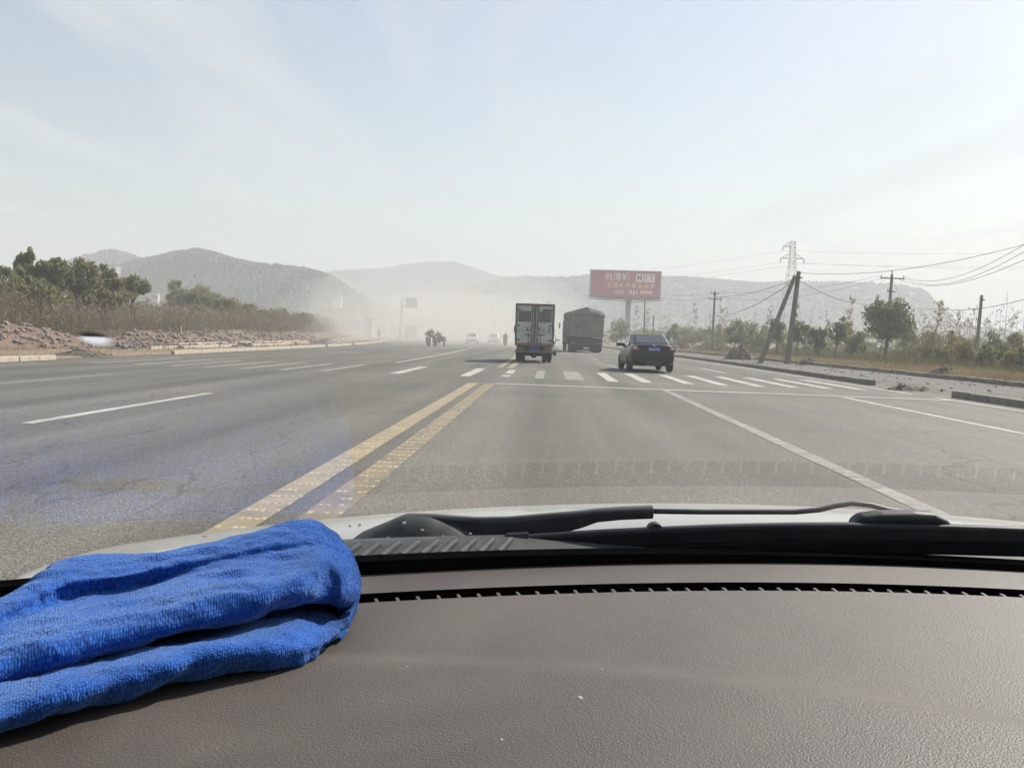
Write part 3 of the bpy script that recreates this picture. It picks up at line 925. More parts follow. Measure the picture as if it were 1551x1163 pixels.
def p_gl():
    Y = random.uniform(22, 110)
    return RX(XL, Y) - random.uniform(.3, 6.5), Y
blades(GL, 6000, p_gl, lambda x, y: max(0.03, .14 + .3 * fbm((x * .35, y * .25, 15))), .010, .6)
tag(GL.build('verge_grass', 'dry_grass'), 'thin dry grass on the bare left verge', 'grass', kind='stuff')

# ------------------------------------------------------------------ rubble and earth heaps
random.seed(5)
RB = MB()
for i in range(1500):
    Y = random.uniform(36, 100)
    d = random.gauss(7.0, 1.0)
    x = RX(XL, Y) - d
    if random.random() > 45 / Y: continue
    r_ = abs(random.gauss(.05, .055)) + .02
    RB.k = 0 if random.random() < .7 else 1
    RB.rock((x, Y, ground_z(x, Y) + r_ * .3), r_)
for i in range(420):
    Y = random.uniform(40, 70)
    x = RX(XL, Y) - random.gauss(3.9, .6)
    r_ = abs(random.gauss(.05, .05)) + .02
    RB.k = 1
    RB.rock((x, Y, ground_z(x, Y) + r_ * .3), r_)
tag(RB.build('rubble', ['rock_pale', 'rock_grey']), 'broken stone rubble strewn along the left bank', 'rubble', kind='stuff')
random.seed(55)
GS = MB()
for i in range(900):
    Y = random.uniform(20, 75)
    x = RX(XR, Y) + random.uniform(.4, 5.2)
    if fbm((x * .5, Y * .3, 4)) < -.05 + random.uniform(-.3, .3): continue
    r_ = abs(random.gauss(.012, .02)) + .008
    GS.rock((x, Y, ground_z(x, Y) + r_ * .2), r_)
tag(GS.build('loose_gravel', 'rock_grey'), 'loose stones scattered on the unpaved strip behind the right kerb', 'gravel', kind='stuff')
for i, (px_, py_, r_) in enumerate([(86, 486, .17), (36, 490, .15), (72, 497, .14), (45, 500, .17), (110, 484, .14), (180, 496, .16), (288, 498, .2), (318, 494, .16), (285, 501, .15), (198, 508, .15), (210, 509, .16), (190, 507, .15), (330, 498, .14), (255, 499, .14)]):
    p = None
    for k in range(60):                       # where the line of sight meets the bank
        Y = 36 + k * .8
        q = at(px_, py_, Y)
        if q.x < RX(XL, Y) and q.z <= ground_z(q.x, Y) + .12:
            p = q; break
    if p is None:
        p = at(px_, py_, 52)
    b_ = MB(); b_.rock((0, 0, 0), r_, (1.2, .9, .8), 2, .35)
    o = b_.build('rock', 'rock_pale' if i < 9 else 'rock_grey', loc=(p.x, p.y, ground_z(p.x, p.y) + r_ * .25))
    tag(o, 'pale angular rock, ' + ORD[sorted([86, 36, 72, 45, 110, 180, 288, 318, 285]).index(px_)] + ' from the left on the rubble bank' if i < 9 else 'grey broken rock, ' + ORD[sorted([198, 210, 190, 330, 255]).index(px_)] + ' from the left among the left debris', 'rock', 'pale rocks on the left bank' if i < 9 else 'grey rocks left of the road')

def heap(name, label, cat, x, Y, sx, sy, h, m_, seed, lumps=60, lm=None):
    random.seed(seed)
    def P(u, v):
        a = u * 2 * math.pi
        r_ = v
        k = 1 + .25 * fbm((math.cos(a) * 1.3 + seed, math.sin(a) * 1.3, 0), 3)
        z = h * (1 - r_ ** 1.4) * (1 + .35 * fbm((math.cos(a) * r_ * 2 + seed, math.sin(a) * r_ * 2, 3), 4)) - .08 * r_
        return Vector((math.cos(a) * sx * r_ * k, math.sin(a) * sy * r_ * k, max(-.1, z)))
    b_ = MB(); b_.grid(P, 49, 16)
    o = empty(name, (x, Y, ground_z(x, Y)))
    tag(o, label, cat)
    b_.build('heap_body', m_, o, smooth=True)
    lb = MB()
    for i in range(lumps):
        p = P(random.random(), random.random() ** .6)
        lb.rock(p, random.uniform(.03, .11) * max(.6, h), (1, 1, .8), 1, .4)
    tag(lb.build('clod', lm or m_, o), kind='stuff')
    return o
heap('earth_mound', 'brown earth mound with clods by the right kerb', 'mound', xat(1121, 66, .2), 66, 1.25, 1.3, 1.0, 'mound_soil', 3, 110)
heap('stone_heap', 'heap of broken dark stones behind the upright concrete pole', 'heap', xat(1226, 55, .2), 55, 0.95, .6, .38, 'dark_soil', 4, 80, 'rock_grey')
heap('soil_heap', 'low dark soil heap in the gap of the right kerb', 'heap', xat(1372, 27.5, .1), 27.2, 1.2, .7, .2, 'dark_soil', 6, 90)
heap('debris_heap', 'small dark debris heap on the dry grass at right', 'heap', xat(1432, 40, .2), 40, .75, .5, .30, 'dark_soil', 8, 60, 'rock_grey')
heap('soil_heap', 'dark wet soil patch heaped in the left kerb gap', 'heap', RX(XL, 31.5) - .9, 31.5, 1.3, 1.2, .16, 'dark_soil', 9, 60)
heap('stone_heap', 'grey stone heap on the hazy left pavement strip', 'heap', RX(XL, 74) - 1.6, 74, 1.6, 1.2, .45, 'rock_grey', 12, 60)
b_ = MB(); b_.bbox(-.05, .05, -.04, .04, -.2, .55, .01)
tag(b_.build('marker_post', 'kerb_stone', loc=(at(274, 495, 58).x, 58, ground_z(at(274, 495, 58).x, 58))), 'short white marker post standing on the rubble bank', 'post')

# ------------------------------------------------------------------ poles, pylon, wires
def pole(name, label, p0, p1, r0, r1, m_='concrete_pole', cat='pole', group=None):
    o = empty(name, p0)
    tag(o, label, cat, group)
    d = p1 - p0
    b_ = MB(); b_.tube([d * -.03, d * .5, d], [r0, (r0 + r1) / 2, r1], 12)
    b_.build('pole_shaft', m_, o, smooth=False)
    return o, d
def crossarm(o, d, t, half, tilt=0.0, ins=3, m_='dark_steel', r=.045):
    c = d * t
    b_ = MB(); b_.box(c.x - half, c.x + half, c.y - r - .16, c.y + r - .16, c.z - r, c.z + r)
    b_.build('crossarm', m_, o)
    for k in range(ins):
        x = c.x + lerp(-half * .93, half * .93, k / max(1, ins - 1))
        if ins == 3 and k == 1: x += half * .35
        i_ = MB(); i_.lathe([(0, .02), (.05, .05), (.09, .03), (.13, .055), (.18, .03), (.21, .015)], (x, c.y - .16, c.z + r), 'z', 8)
        i_.build('insulator', 'porcelain', o)
Yp = 56.4
p0, p1 = at(1192, 553, Yp), at(1210, 411, Yp)
p0.z = ground_z(p0.x, Yp)
pp, dd = pole('utility_pole', 'upright bare concrete pole braced by a leaning strut, right roadside', p0, p1, .19, .125)
s0, s1 = at(1150, 549, Yp - .4) - p0, at(1204, 418, Yp - .25) - p0
s0.z = ground_z(p0.x + s0.x, Yp) - p0.z - .1
b_ = MB(); b_.tube([s0, lerp(s0, s1, .5), s1], [.16, .14, .115], 12); b_.build('strut', 'concrete_pole', pp)
b_ = MB(); c = dd * .93
b_.box(c.x - .33, c.x + .22, c.y - .2, c.y - .12, c.z - .05, c.z + .03); b_.build('bracket', 'dark_steel', pp)
for t_ in (.62, .53):
    c = dd * t_ + Vector((.21, -.05, 0))
    b_ = MB(); b_.tube([c + Vector((-.1, 0, .22)), c + Vector((0, 0, .1)), c, c + Vector((-.02, 0, -.15))], [.015, .03, .055, .02], 7)
    b_.build('insulator', 'porcelain', pp)

def vpole(label, xb, yt, xt, Y, r0, r1, name='utility_pole', **k):
    a = at(xt, yt, Y)
    bx = xat(xb, Y, .2)
    return pole(name, label, Vector((bx, Y, ground_z(bx, Y))), a, r0, r1, **k)
p3, d3 = vpole('slim crossarm pole left of the earth mound', 1078, 441, 1083, 100, .15, .10)
crossarm(p3, d3, .955, .42, ins=2); crossarm(p3, d3, .87, .66)
p4, d4 = vpole('crossarm pole rising behind the large dark tree', 1341, 416, 1351, 78, .17, .11)
crossarm(p4, d4, .955, .98, ins=2, r=.05); crossarm(p4, d4, .80, .32, ins=1)
i_ = MB(); c = d4
i_.lathe([(0, .03), (.08, .06), (.14, .035), (.2, .06), (.28, .035), (.42, .02)], (c.x, c.y, c.z), 'z', 8); i_.build('insulator', 'porcelain', p4)
for s in (-1, 1):
    i_ = MB(); c = d4 * .955
    i_.tube([(c.x + s * .55, c.y - .16, c.z - .06), (c.x + s * .75, c.y - .2, c.z - .33), (c.x + s * .95, c.y - .16, c.z - .04)], .012, 4); i_.build('jumper_wire', 'wire', p4)
p5, d5 = vpole('bare concrete pole leaning a little, far right among shrubs', 1477, 447, 1487, 68, .15, .10)
crossarm(p5, d5, .93, .16, ins=1)
p6, d6 = vpole('dark thin pole in front of the billboard right half', 975, 452, 977, 120, .11, .08, m_='concrete_pole')
p7, d7 = vpole('thin pale post left of the black car below the billboard', 950, 470, 953, 110, .06, .05, m_='kerb_stone')
p8, d8 = vpole('short dark pole between the billboard and the slim trees', 988, 477, 990, 130, .10, .09)
p9, d9 = vpole('distant crossarm pole peeping over the box truck', 829, 453, 831, 210, .17, .12)
crossarm(p9, d9, .94, 1.0)
p10, d10 = vpole('hazy thin lamp pole by the white hut left of the road', 551, 461, 554, 165, .10, .07, m_='grey_steel')
p11, d11 = vpole('very faint pole fading in the dust cloud', 746, 455, 747, 200, .12, .09)

def wire(label, a, b, sag, r=.012, n=14):
    pts = []
    for i in range(n + 1):
        t = i / n
        p = lerp(a, b, t)
        p.z -= sag * 4 * t * (1 - t)
        pts.append(p)
    w_ = MB(); w_.tube([p - a for p in pts], r, 5)
    return tag(w_.build('overhead_wire', 'wire', loc=a), label, 'wire', 'overhead power lines')
P2t = p0 + dd * .985
P4a = p4.location + d4 * .955
wire('uppermost wire rising from the braced pole top to the right edge', P2t, at(1575, 364, 40), .55)
wire('upper of the wires rising right from the crossarm pole', P4a + Vector((.9, -.1, .2)), at(1575, 356, 38), 1.0)
wire('middle of the wires rising right from the crossarm pole', P4a + Vector((.9, -.1, .1)), at(1580, 364, 37), 1.1)
wire('lowest of the wires rising right from the crossarm pole', P4a + Vector((.3, -.1, .1)), at(1580, 380, 36), 1.0)
P3a = p3.location + d3 * .955
wire('upper wire between the two crossarm poles', P3a + Vector((.4, -.1, .2)), P4a + Vector((-.9, -.1, .2)), .55)
wire('lower wire between the two crossarm poles', P3a + Vector((.5, -.1, -.4)), P4a + Vector((-.4, -.1, .15)), .85)
wire('thick cable slanting down left from the braced pole top', P2t + Vector((0, 0, -.3)), at(1095, 478, 100), .45, .022)
wire('second cable slanting left from the braced pole', P2t + Vector((-.1, 0, -.35)), P3a + Vector((.2, 0, -.3)), .35, .018)
wire('drooping cable running right from the braced pole to the thicket', P2t + Vector((.1, 0, -.5)), at(1276, 455, 60), .1, .02)
wire('wavy cable above the orange leafed slim tree', at(1276, 455, 60), at(1420, 468, 66), .2, .016)
wire('drooping cable climbing past the bare concrete pole to the right edge', at(1420, 468, 66), at(1575, 446, 50), .35, .018)
wire('stay wire slanting down right from the crossarm pole', P4a + Vector((.1, -.1, -.2)), at(1400, 520, 74), .15, .014)
wire('long faint wire crossing left below the billboard level', at(1000, 451, 150), P3a + Vector((-.5, -.1, -.5)), .3, .016)
wire('long faint wire from the slim crossarm pole leftward', at(990, 440, 150), P3a + Vector((-.4, -.1, .1)), .5, .014)
P9a = p9.location + d9 * .94
wire('distant wire running right from the pole over the box truck', P9a, at(1000, 451, 150), 1.2, .022)

# lattice pylon
Yt = 250
pb, pt = at(1196, 500, Yt), at(1201, 366, Yt)
pyx = pb.x
py = empty('lattice_pylon', (pyx, Yt, 0)); tag(py, 'steel lattice pylon standing behind the braced concrete pole', 'pylon')
Hp = pt.z
top_x = pt.x - pyx
def leg_at(sx, sy, t):
    w = interp([(0, 2.9), (.55, 1.55), (.8, .75), (1, .62)], t)
    return Vector((top_x * t + sx * w, sy * w, Hp * t))
lv = [0, .16, .30, .42, .52, .61, .69, .76, .82, .88, .94, 1.0]
for sx in (-1, 1):
    for sy in (-1, 1):
        b_ = MB(); b_.tube([leg_at(sx, sy, t) for t in lv], .065, 4); b_.build('leg', 'dark_steel', py)
b_ = MB()
for a, c in zip(lv, lv[1:]):
    for s in (-1, 1):
        b_.tube([leg_at(-1, s, a), leg_at(1, s, c)], .03, 4); b_.tube([leg_at(1, s, a), leg_at(-1, s, c)], .03, 4)
        b_.tube([leg_at(-1, s, c), leg_at(1, s, c)], .036, 4); b_.tube([leg_at(s, -1, c), leg_at(s, 1, c)], .036, 4)
b_.build('bracing', 'dark_steel', py)
for t, L_, s in ((.955, 2.2, -1), (.845, 2.7, -1), (.845, 2.7, 1)):
    c0 = leg_at(s, 0, t)
    e_ = c0 + Vector((s * (L_ - .3), 0, -.1))
    b_ = MB()
    b_.tube([leg_at(s, -1, t), e_], .07, 4); b_.tube([leg_at(s, 1, t), e_], .07, 4); b_.tube([leg_at(s, 0, min(1, t + .05)), e_], .06, 4)
    for q in (.35, .65):
        b_.tube([lerp(leg_at(s, 0, min(1, t + .05)), e_, q), lerp(c0, e_, q)], .05, 4)
    b_.build('pylon_arm', 'dark_steel', py)
    i_ = MB(); i_.lathe([(0, .05), (-.2, .16), (-.35, .08), (-.5, .17), (-.65, .08), (-.8, .17), (-1.1, .06)], e_, 'z', 8); i_.build('insulator', 'porcelain', py)
    wp = Vector((pyx, Yt, 0)) + e_ + Vector((0, 0, -1.1))
    nm = 'upper left' if t > .9 else ('lower left' if s < 0 else 'right')
    wire('faint wire leaving the ' + nm + ' arm of the pylon toward the right', wp, wp + Vector((150, -60, 3.5 if s > 0 else 5)), 3.2, .022)
    wire('faint wire leaving the ' + nm + ' arm of the pylon toward the left', wp, wp + Vector((-120, 130, -4)), 3.5, .022)

# ------------------------------------------------------------------ billboard
mat('billboard_red', (0.40, 0.030, 0.065), 0.5, var=0.10, scale=.6)
mat('sign_white', (0.78, 0.76, 0.72), 0.6, var=.04)
mat('sign_cream', (0.72, 0.58, 0.34), 0.6, var=.04)
Yb = 225
c0 = at(948, 430, Yb)
BW, BH = 17.3, 6.15
bb = empty('billboard', (c0.x + .9, Yb + 4.5, 0), R(-1.5)); tag(bb, 'tall red advertising billboard with white characters on a single column', 'billboard')
zc = c0.z
ox = -.9
def bpt(x, y, z): return Vector((ox + x, y - 4.5, zc + z))
tri = [(-BW / 2, 0), (BW / 2, 0), (BW / 2 - 4.6, 13)]
def panel(a, c, name, m_, th=.35):
    a, c = Vector((*a, 0)), Vector((*c, 0))
    d = (c - a).normalized(); nn = Vector((d.y, -d.x, 0))
    q = MB()
    q.prism([bpt(*(a + nn * 0).xy, -BH / 2), bpt(*(c + nn * 0).xy, -BH / 2), bpt(*(c + nn * 0).xy, BH / 2), bpt(*(a + nn * 0).xy, BH / 2)], (0, 0, 0), -nn * th)
    return q.build(name, m_, bb)
panel(tri[0], tri[1], 'face_panel', 'billboard_red')
panel(tri[1], tri[2], 'side_panel', 'grey_steel')
panel(tri[2], tri[0], 'side_panel', 'grey_steel')
b_ = MB(); b_.prism([bpt(*tri[0], -BH / 2 - .02), bpt(*tri[1], -BH / 2 - .02), bpt(*tri[2], -BH / 2 - .02)], (0, .4, 0), (0, .4, -.35)); b_.build('underside_frame', 'dark_steel', bb)
for z_ in (-BH / 2 - .08, BH / 2 + .08):
    b_ = MB(); q = bpt(0, 0, z_); b_.box(q.x - BW / 2 - .1, q.x + BW / 2 + .1, q.y - .12, q.y + .2, q.z - .08, q.z + .08); b_.build('frame_rail', 'dark_steel', bb)
b_ = MB()
for (a, c) in ((tri[0], tri[1]), (tri[1], tri[2]), (tri[2], tri[0])):
    a_, c_ = bpt(a[0] * 1.04, a[1] * 1.05 - 1.0, -BH / 2 - .75), bpt(c[0] * 1.04, c[1] * 1.05 - 1.0, -BH / 2 - .75)
    b_.tube([a_, c_], .09, 4); b_.tube([a_ + Vector((0, 0, .55)), c_ + Vector((0, 0, .55))], .04, 4)
    for k in range(8):
        p = lerp(a_, c_, k / 7); b_.tube([p, p + Vector((0, 0, .7))], .05, 4)
b_.build('catwalk', 'dark_steel', bb)
b_ = MB(); b_.tube([(ox + 1.2, 0.5, -1), (ox + 1.2, 0.5, zc - BH / 2 + .2)], .68, 18); b_.build('column', 'grey_steel', bb, smooth=True)
def face_text(body, size, x, z, m_, bold=0.0, sx=1.0):
    q = bpt(x, -.02, z)
    return text_mesh(body, size, m_, 'lettering', bb, Matrix.Translation(q) @ Matrix.Rotation(R(90), 4, 'X'), .01, bold, sx)
face_text('台湾城', 2.05, -2.05, 1.55, 'sign_white', .02)
b_ = MB()
for x_, w_ in ((2.95, 1.55), (4.55, .75), (5.85, 1.35)):
    q = bpt(x_ + .4, -.035, 1.5); b_.box(q.x - w_ / 2 - .1, q.x + w_ / 2 + .1, q.y - .02, q.y + .02, q.z - 1.0, q.z + 1.0)
b_.build('logo_block', 'sign_white', bb)
for s_, x_ in (('M', 2.95), ('I', 4.55), ('T', 5.85)):
    q = bpt(x_ + .4, -.075, 1.5)
    text_mesh(s_, 1.9, 'billboard_red', 'lettering', bb, Matrix.Translation(q) @ Matrix.Rotation(R(90), 4, 'X'), .01, .03, .9)
face_text('打造城市商业未来', 1.42, 1.4, -.45, 'sign_cream', .015, 1.03)
face_text('0562', 1.25, -1.35, -2.05, 'sign_white', 0, .95)
face_text('531 9999', 1.3, 3.8, -2.05, 'sign_white', .045, 1.15)

# gantry sign left of the road
Ys = 150
s0 = at(606, 507, Ys); s1 = at(609, 453, Ys)
gs = empty('road_sign', (s0.x, Ys, ground_z(s0.x, Ys))); tag(gs, 'grey back of a road sign board on a tall pole in the dust', 'sign')
z0_ = gs.location.z
b_ = MB(); b_.tube([(0, 0, -.2), (s1.x - s0.x, 0, s1.z - z0_)], [.17, .13], 10); b_.build('sign_pole', 'grey_steel', gs)
for py_ in (455, 463):
    p = at(615, py_, Ys) - gs.location
    b_ = MB(); b_.tube([(s1.x - s0.x - .05, 0, p.z), (p.x + .3, 0, p.z)], .08, 8); b_.build('sign_arm', 'grey_steel', gs)
a, c = at(615, 466, Ys) - gs.location, at(631.5, 451.5, Ys) - gs.location
b_ = MB(); b_.bbox(a.x, c.x, -.06, .06, a.z, c.z, .03); b_.build('sign_board', 'grey_steel', gs)
for t_ in (.25, .5, .75):
    z_ = lerp(a.z, c.z, t_); b_ = MB(); b_.box(a.x + .05, c.x - .05, -.10, -.062, z_ - .04, z_ + .04); b_.build('board_rib', 'grey_steel', gs)

# houses far off
mat('wall_white', (0.62, 0.61, 0.58), 0.9, var=.1)
mat('wall_pink', (0.50, 0.36, 0.33), 0.9, var=.1)
mat('roof_tile', (0.16, 0.11, 0.09), 0.9, var=.2)
mat('dark_glass', (0.03, 0.035, 0.04), 0.15, var=.1, spec=.6)
def house(label, px_, py_top, py_bot, wpx, Y, wm, floors=2, cols=4, pitched=True):
    a, c = at(px_ - wpx / 2, py_bot, Y), at(px_ + wpx / 2, py_top, Y)
    h_ = empty('house', (a.x, Y, a.z)); tag(h_, label, 'house')
    W_, H_ = c.x - a.x, abs(c.z - a.z)
    D_ = W_ * .6
    b_ = MB(); b_.box(0, W_, 0, D_, -4, H_); b_.build('wall', wm, h_)
    b_ = MB()
    if pitched:
        b_.prism([(-.3, -.4, H_), (-.3, D_ + .4, H_), (-.3, D_ / 2, H_ + D_ * .22)], (0, 0, .003), (W_ + .6, 0, .003))
    else:
        b_.box(-.25, W_ + .25, -.25, D_ + .25, H_ + .003, H_ + .35)
    b_.build('roof', 'roof_tile', h_)
    fw, fh = W_ / cols, H_ / floors
    for i in range(cols):
        for j in range(floors):
            b_ = MB(); b_.box(fw * (i + .28), fw * (i + .72), -.06, .05, fh * (j + .3), fh * (j + .78)); w_ = b_.build('window', 'dark_glass', h_)
            b_ = MB(); b_.box(fw * (i + .24), fw * (i + .76), -.14, -.002, fh * (j + .24), fh * (j + .295)); b_.build('sill', 'wall_white', w_)
house('white house on the hazy slope left of the gantry sign', 510, 447, 453, 13, 400, 'wall_white', 2, 4)
house('pink apartment block behind the tall sumacs on the left', 164, 403, 413, 24, 480, 'wall_pink', 3, 7, False)
house('small white building glimpsed in the gap of the left thicket', 235, 444, 456, 9, 300, 'wall_white', 1, 2, False)
house('white roadside hut by the hazy lamp pole', 560, 485, 499, 9, 172, 'wall_white', 1, 2, False)
house('low pale shed half hidden among the trees left of the large tree', 1225, 524, 536, 12, 120, 'wall_white', 1, 2)
# red flag marker in the grass right of the black car
mat('flag_red', (0.62, 0.05, 0.05), .8, var=.1)
pf = at(1034, 524, 92)
fl = empty('marker_flag', (pf.x - .2, 92, ground_z(pf.x, 92))); tag(fl, 'small red flag on a stick right of the black car', 'flag')
zz = pf.z - fl.location.z
b_ = MB(); b_.tube([(0, 0, -.1), (0, 0, zz + .35)], .02, 6); b_.build('flag_stick', 'bare_bark', fl)
b_ = MB(); b_.grid(lambda u, v: Vector((u * .34, .05 * math.sin(u * 6 + v), zz - .17 + v * .34 - u * .08)), 8, 5); b_.build('flag_cloth', 'flag_red', fl)
# ------------------------------------------------------------------ vehicles
mat('black_paint', (0.006, 0.007, 0.010), 0.3, var=.2, scale=2, coat=.25, spec=.4)
mat('white_car_paint', (0.55, 0.55, 0.53), 0.35, var=.05, coat=.4)
mat('silver_paint', (0.36, 0.37, 0.37), 0.35, var=.05, metal=.4, coat=.4)
mat('glass_tint', (0.045, 0.055, 0.06), 0.08, var=.1, spec=.9)
mat('rubber', (0.018, 0.018, 0.018), 0.85, var=.25, scale=6)
mat('rim_metal', (0.30, 0.30, 0.30), 0.4, metal=.6)
mat('lamp_red', (0.14, 0.016, 0.018), 0.25, var=.1, coat=.4)
mat('lamp_clear', (0.62, 0.50, 0.48), 0.2, var=.1, coat=.5)
mat('plate_blue', (0.02, 0.05, 0.30), 0.4, var=.05)
mat('plate_white', (0.78, 0.78, 0.78), 0.5, var=.03)
mat('chrome', (0.6, 0.6, 0.6), 0.2, metal=1.0, var=.05)
mat('truck_white', (0.42, 0.415, 0.395), 0.65, col2=(0.60, 0.60, 0.58), scale=2.2, detail=9)
mat('truck_rust', (0.13, 0.075, 0.055), 0.8, col2=(0.30, 0.20, 0.15), scale=5)
mat('truck_grey', (0.12, 0.12, 0.115), 0.8, col2=(0.18, 0.18, 0.17), scale=4)
mat('truck_dark', (0.035, 0.034, 0.033), 0.8, col2=(0.075, 0.071, 0.066), scale=6)
mat('number_ink', (0.04, 0.055, 0.065), 0.8, var=.3, scale=12)
mat('number_faded', (0.22, 0.24, 0.24), 0.8, var=.2, scale=12)
mat('tipper_body', (0.17, 0.165, 0.135), 0.9, col2=(0.27, 0.262, 0.215), scale=1.2)
mat('tarpaulin', (0.12, 0.12, 0.108), 0.9, col2=(0.19, 0.187, 0.17), scale=1.0, bump=.4, bscale=3, bdist=.05)
mat('moto_red', (0.085, 0.035, 0.033), .5, var=.1, coat=.4)
mat('cloth_grey', (0.09, 0.085, 0.09), .9)
mat('cloth_dark', (0.03, 0.032, 0.04), .9)
mat('cloth_violet', (0.13, 0.12, 0.17), .9)
mat('skin', (0.33, 0.19, 0.13), .6, var=.08)
mat('hair', (0.012, 0.010, 0.009), .6)

def wheel(parent, x, y, r, w, side, name='wheel'):
    b_ = MB()
    b_.lathe([(-w / 2, r * .55), (-w / 2, r * .86), (-w * .38, r * .97), (-w * .2, r), (w * .2, r), (w * .38, r * .97), (w / 2, r * .86), (w / 2, r * .55)], (x, y, r), 'x', 24)
    o = b_.build(name, 'rubber', parent, smooth=False)
    b_ = MB()
    s = side * w / 2
    b_.lathe([(s * .6, r * .1), (s * 1.02, r * .12), (s * .9, r * .3), (s * .72, r * .46), (s * 1.02, r * .56), (s * .5, r * .56)], (x, y, r), 'x', 20)
    b_.build('rim', 'rim_metal', o)
    return o

def car(name, label, loc, rz, paint, L_=4.7, W_=1.78, H_=1.46, detail=True, group=None):
    """sedan: tail at y = 0, nose at y = L"""
    c = empty(name, loc, rz)
    tag(c, label, 'car', group)
    w = W_ / 2
    s = L_ / 4.7
    belt, deck = .64 * H_, .70 * H_
    # stations: y, bottom z, half width, shoulder z, centre-top z
    st = [(0.00, .38, .66, .62, .70), (0.04, .30, .82, .76, .92), (0.13, .26, .905, .90, 1.06), (.34, .24, .96, .95, 1.085), (.75, .22, .99, .965, 1.075), (1.3, .20, 1.0, .96, .99),
          (2.2, .19, 1.0, .945, .97), (3.1, .19, 1.0, .92, .97), (3.5, .20, .99, .86, .93), (4.1, .22, .95, .76, .84), (4.5, .25, .86, .66, .72), (4.66, .30, .76, .56, .62), (4.7, .36, .66, .52, .56)]
    k = H_ / 1.46
    vs, fs = [], []
    for y, zb, hw, zs, zt in st:
        hw *= w; zb *= k; zs *= k; zt *= k
        half = [(0, zb), (hw * .78, zb), (hw * .93, zb + .05), (hw * .985, lerp(zb, zs, .35)), (hw, lerp(zb, zs, .62)), (hw * .97, lerp(zb, zs, .9)), (hw * .90, zs + (zt - zs) * .35), (hw * .72, lerp(zs, zt, .85)), (hw * .35, zt), (0, zt)]
        ring = half + [(-x, z) for x, z in half[-2:0:-1]]
        vs.append([(x, y * s, z) for x, z in ring])
    n_ = len(vs[0])
    b_ = MB()
    flat_ = [p for r_ in vs for p in r_]
    fs = [(i * n_ + j, i * n_ + (j + 1) % n_, (i + 1) * n_ + (j + 1) % n_, (i + 1) * n_ + j) for i in range(len(st) - 1) for j in range(n_)]
    fs += [tuple(range(n_))[::-1], tuple(range((len(st) - 1) * n_, len(st) * n_))]
    b_.add(flat_, fs)
    body = b_.build('body', paint, c, smooth=True)
    sm = body.modifiers.new('smooth', 'SUBSURF'); sm.levels = 1; sm.render_levels = 2
    # cabin: lower and upper outlines
    zl, zu = .93 * k, (H_ - .01)
    lo = [(w * .76, .62 * s, 1.055 * k), (w * .90, 1.05 * s, zl), (w * .925, 2.1 * s, zl), (w * .90, 3.15 * s, zl), (w * .74, 3.55 * s, .90 * k)]
    hi = [(w * .60, 1.40 * s, zu - .035), (w * .70, 1.60 * s, zu - .025), (w * .725, 2.05 * s, zu), (w * .70, 2.55 * s, zu - .025), (w * .60, 2.78 * s, zu - .06)]
    ringl = lo + [(-x, y, z) for x, y, z in lo[::-1]]
    ringh = hi + [(-x, y, z) for x, y, z in hi[::-1]]
    m_ = len(ringl)
    b_ = MB()
    mid = [tuple(lerp(Vector(a), Vector(b2), .55) + Vector((a[0] * .03, 0, .012))) for a, b2 in zip(ringl, ringh)]
    allv = ringl + mid + ringh
    fs = []
    for lev in (0, 1):
        for j in range(m_):
            q = (j + 1) % m_
            fs.append((lev * m_ + j, lev * m_ + q, (lev + 1) * m_ + q, (lev + 1) * m_ + j))
    # roof strips
    for j in range(4):
        fs.append((2 * m_ + j, 2 * m_ + j + 1, 2 * m_ + m_ - 2 - j, 2 * m_ + m_ - 1 - j))
    b_.add(allv, fs)
    cab = b_.build('cabin', paint, c, smooth=True)
    bevel(cab, .05 * k, 3, 25)
    V = Vector
    def pane(nm, a, b2, c2, d, ins=.06, m2='glass_tint', off=.012):
        a, b2, c2, d = V(a), V(b2), V(c2), V(d)
        cc = (a + b2 + c2 + d) / 4
        nn = (b2 - a).cross(d - a).normalized()
        if nn.dot(cc - V((0, 2.1 * s, .9))) < 0: nn = -nn
        q = [p + (cc - p).normalized() * ins * (p - cc).length * 1.4 + nn * off for p in (a, b2, c2, d)]
        g = MB(); g.prism(q, -nn * .01, nn * .004)
        return g.build(nm, m2, c)
    mir = lambda p: (-p[0], p[1], p[2])
    pane('rear_window', lo[0], mir(lo[0]), mir(hi[0]), hi[0], .07, off=.03)
    pane('windscreen', lo[4], mir(lo[4]), mir(hi[4]), hi[4], .06, off=.03)
    for f in (lambda p: p, mir):
        pane('side_window', f(lo[1]), f(lo[2]), f(hi[2]), f(hi[1]), .10, off=.035)
        pane('side_window', f(lo[2]), f(lo[3]), f(hi[3]), f(hi[2]), .10, off=.035)
    for sx in (-1, 1):
        wheel(c, sx * (w - .12), .98 * s, .32, .21, sx)
        wheel(c, sx * (w - .12), 3.72 * s, .32, .21, sx)
        b_ = MB(); b_.bbox(-.15, .15, -.06, .06, -.065, .065, .03)
        o = b_.build('mirror', paint, c, loc=(sx * (w + .03), 3.0 * s, 1.0 * k))
        # tail lamp wraps the corner
        b_ = MB()
        x0, x1 = sx * w * .52, sx * w * .90
        x0 = sx * w * .56; x1 = sx * w * .93
        b_.prism([(x0, .02, .80 * k), (x1, .10, .77 * k), (x1 * 1.0, .16, .945 * k), (sx * w * .66, .05, 1.0 * k)], (0, -.035, 0), (0, .04, 0))
        b_.build('tail_lamp', 'lamp_red', c)
        b_ = MB()
        b_.prism([(sx * w * .70, .03, .87 * k), (sx * w * .88, .07, .86 * k), (sx * w * .86, .09, .935 * k), (sx * w * .73, .045, .955 * k)], (0, -.05, 0), (0, .02, 0))
        b_.build('reversing_lamp', 'lamp_clear', c)
        b_ = MB()
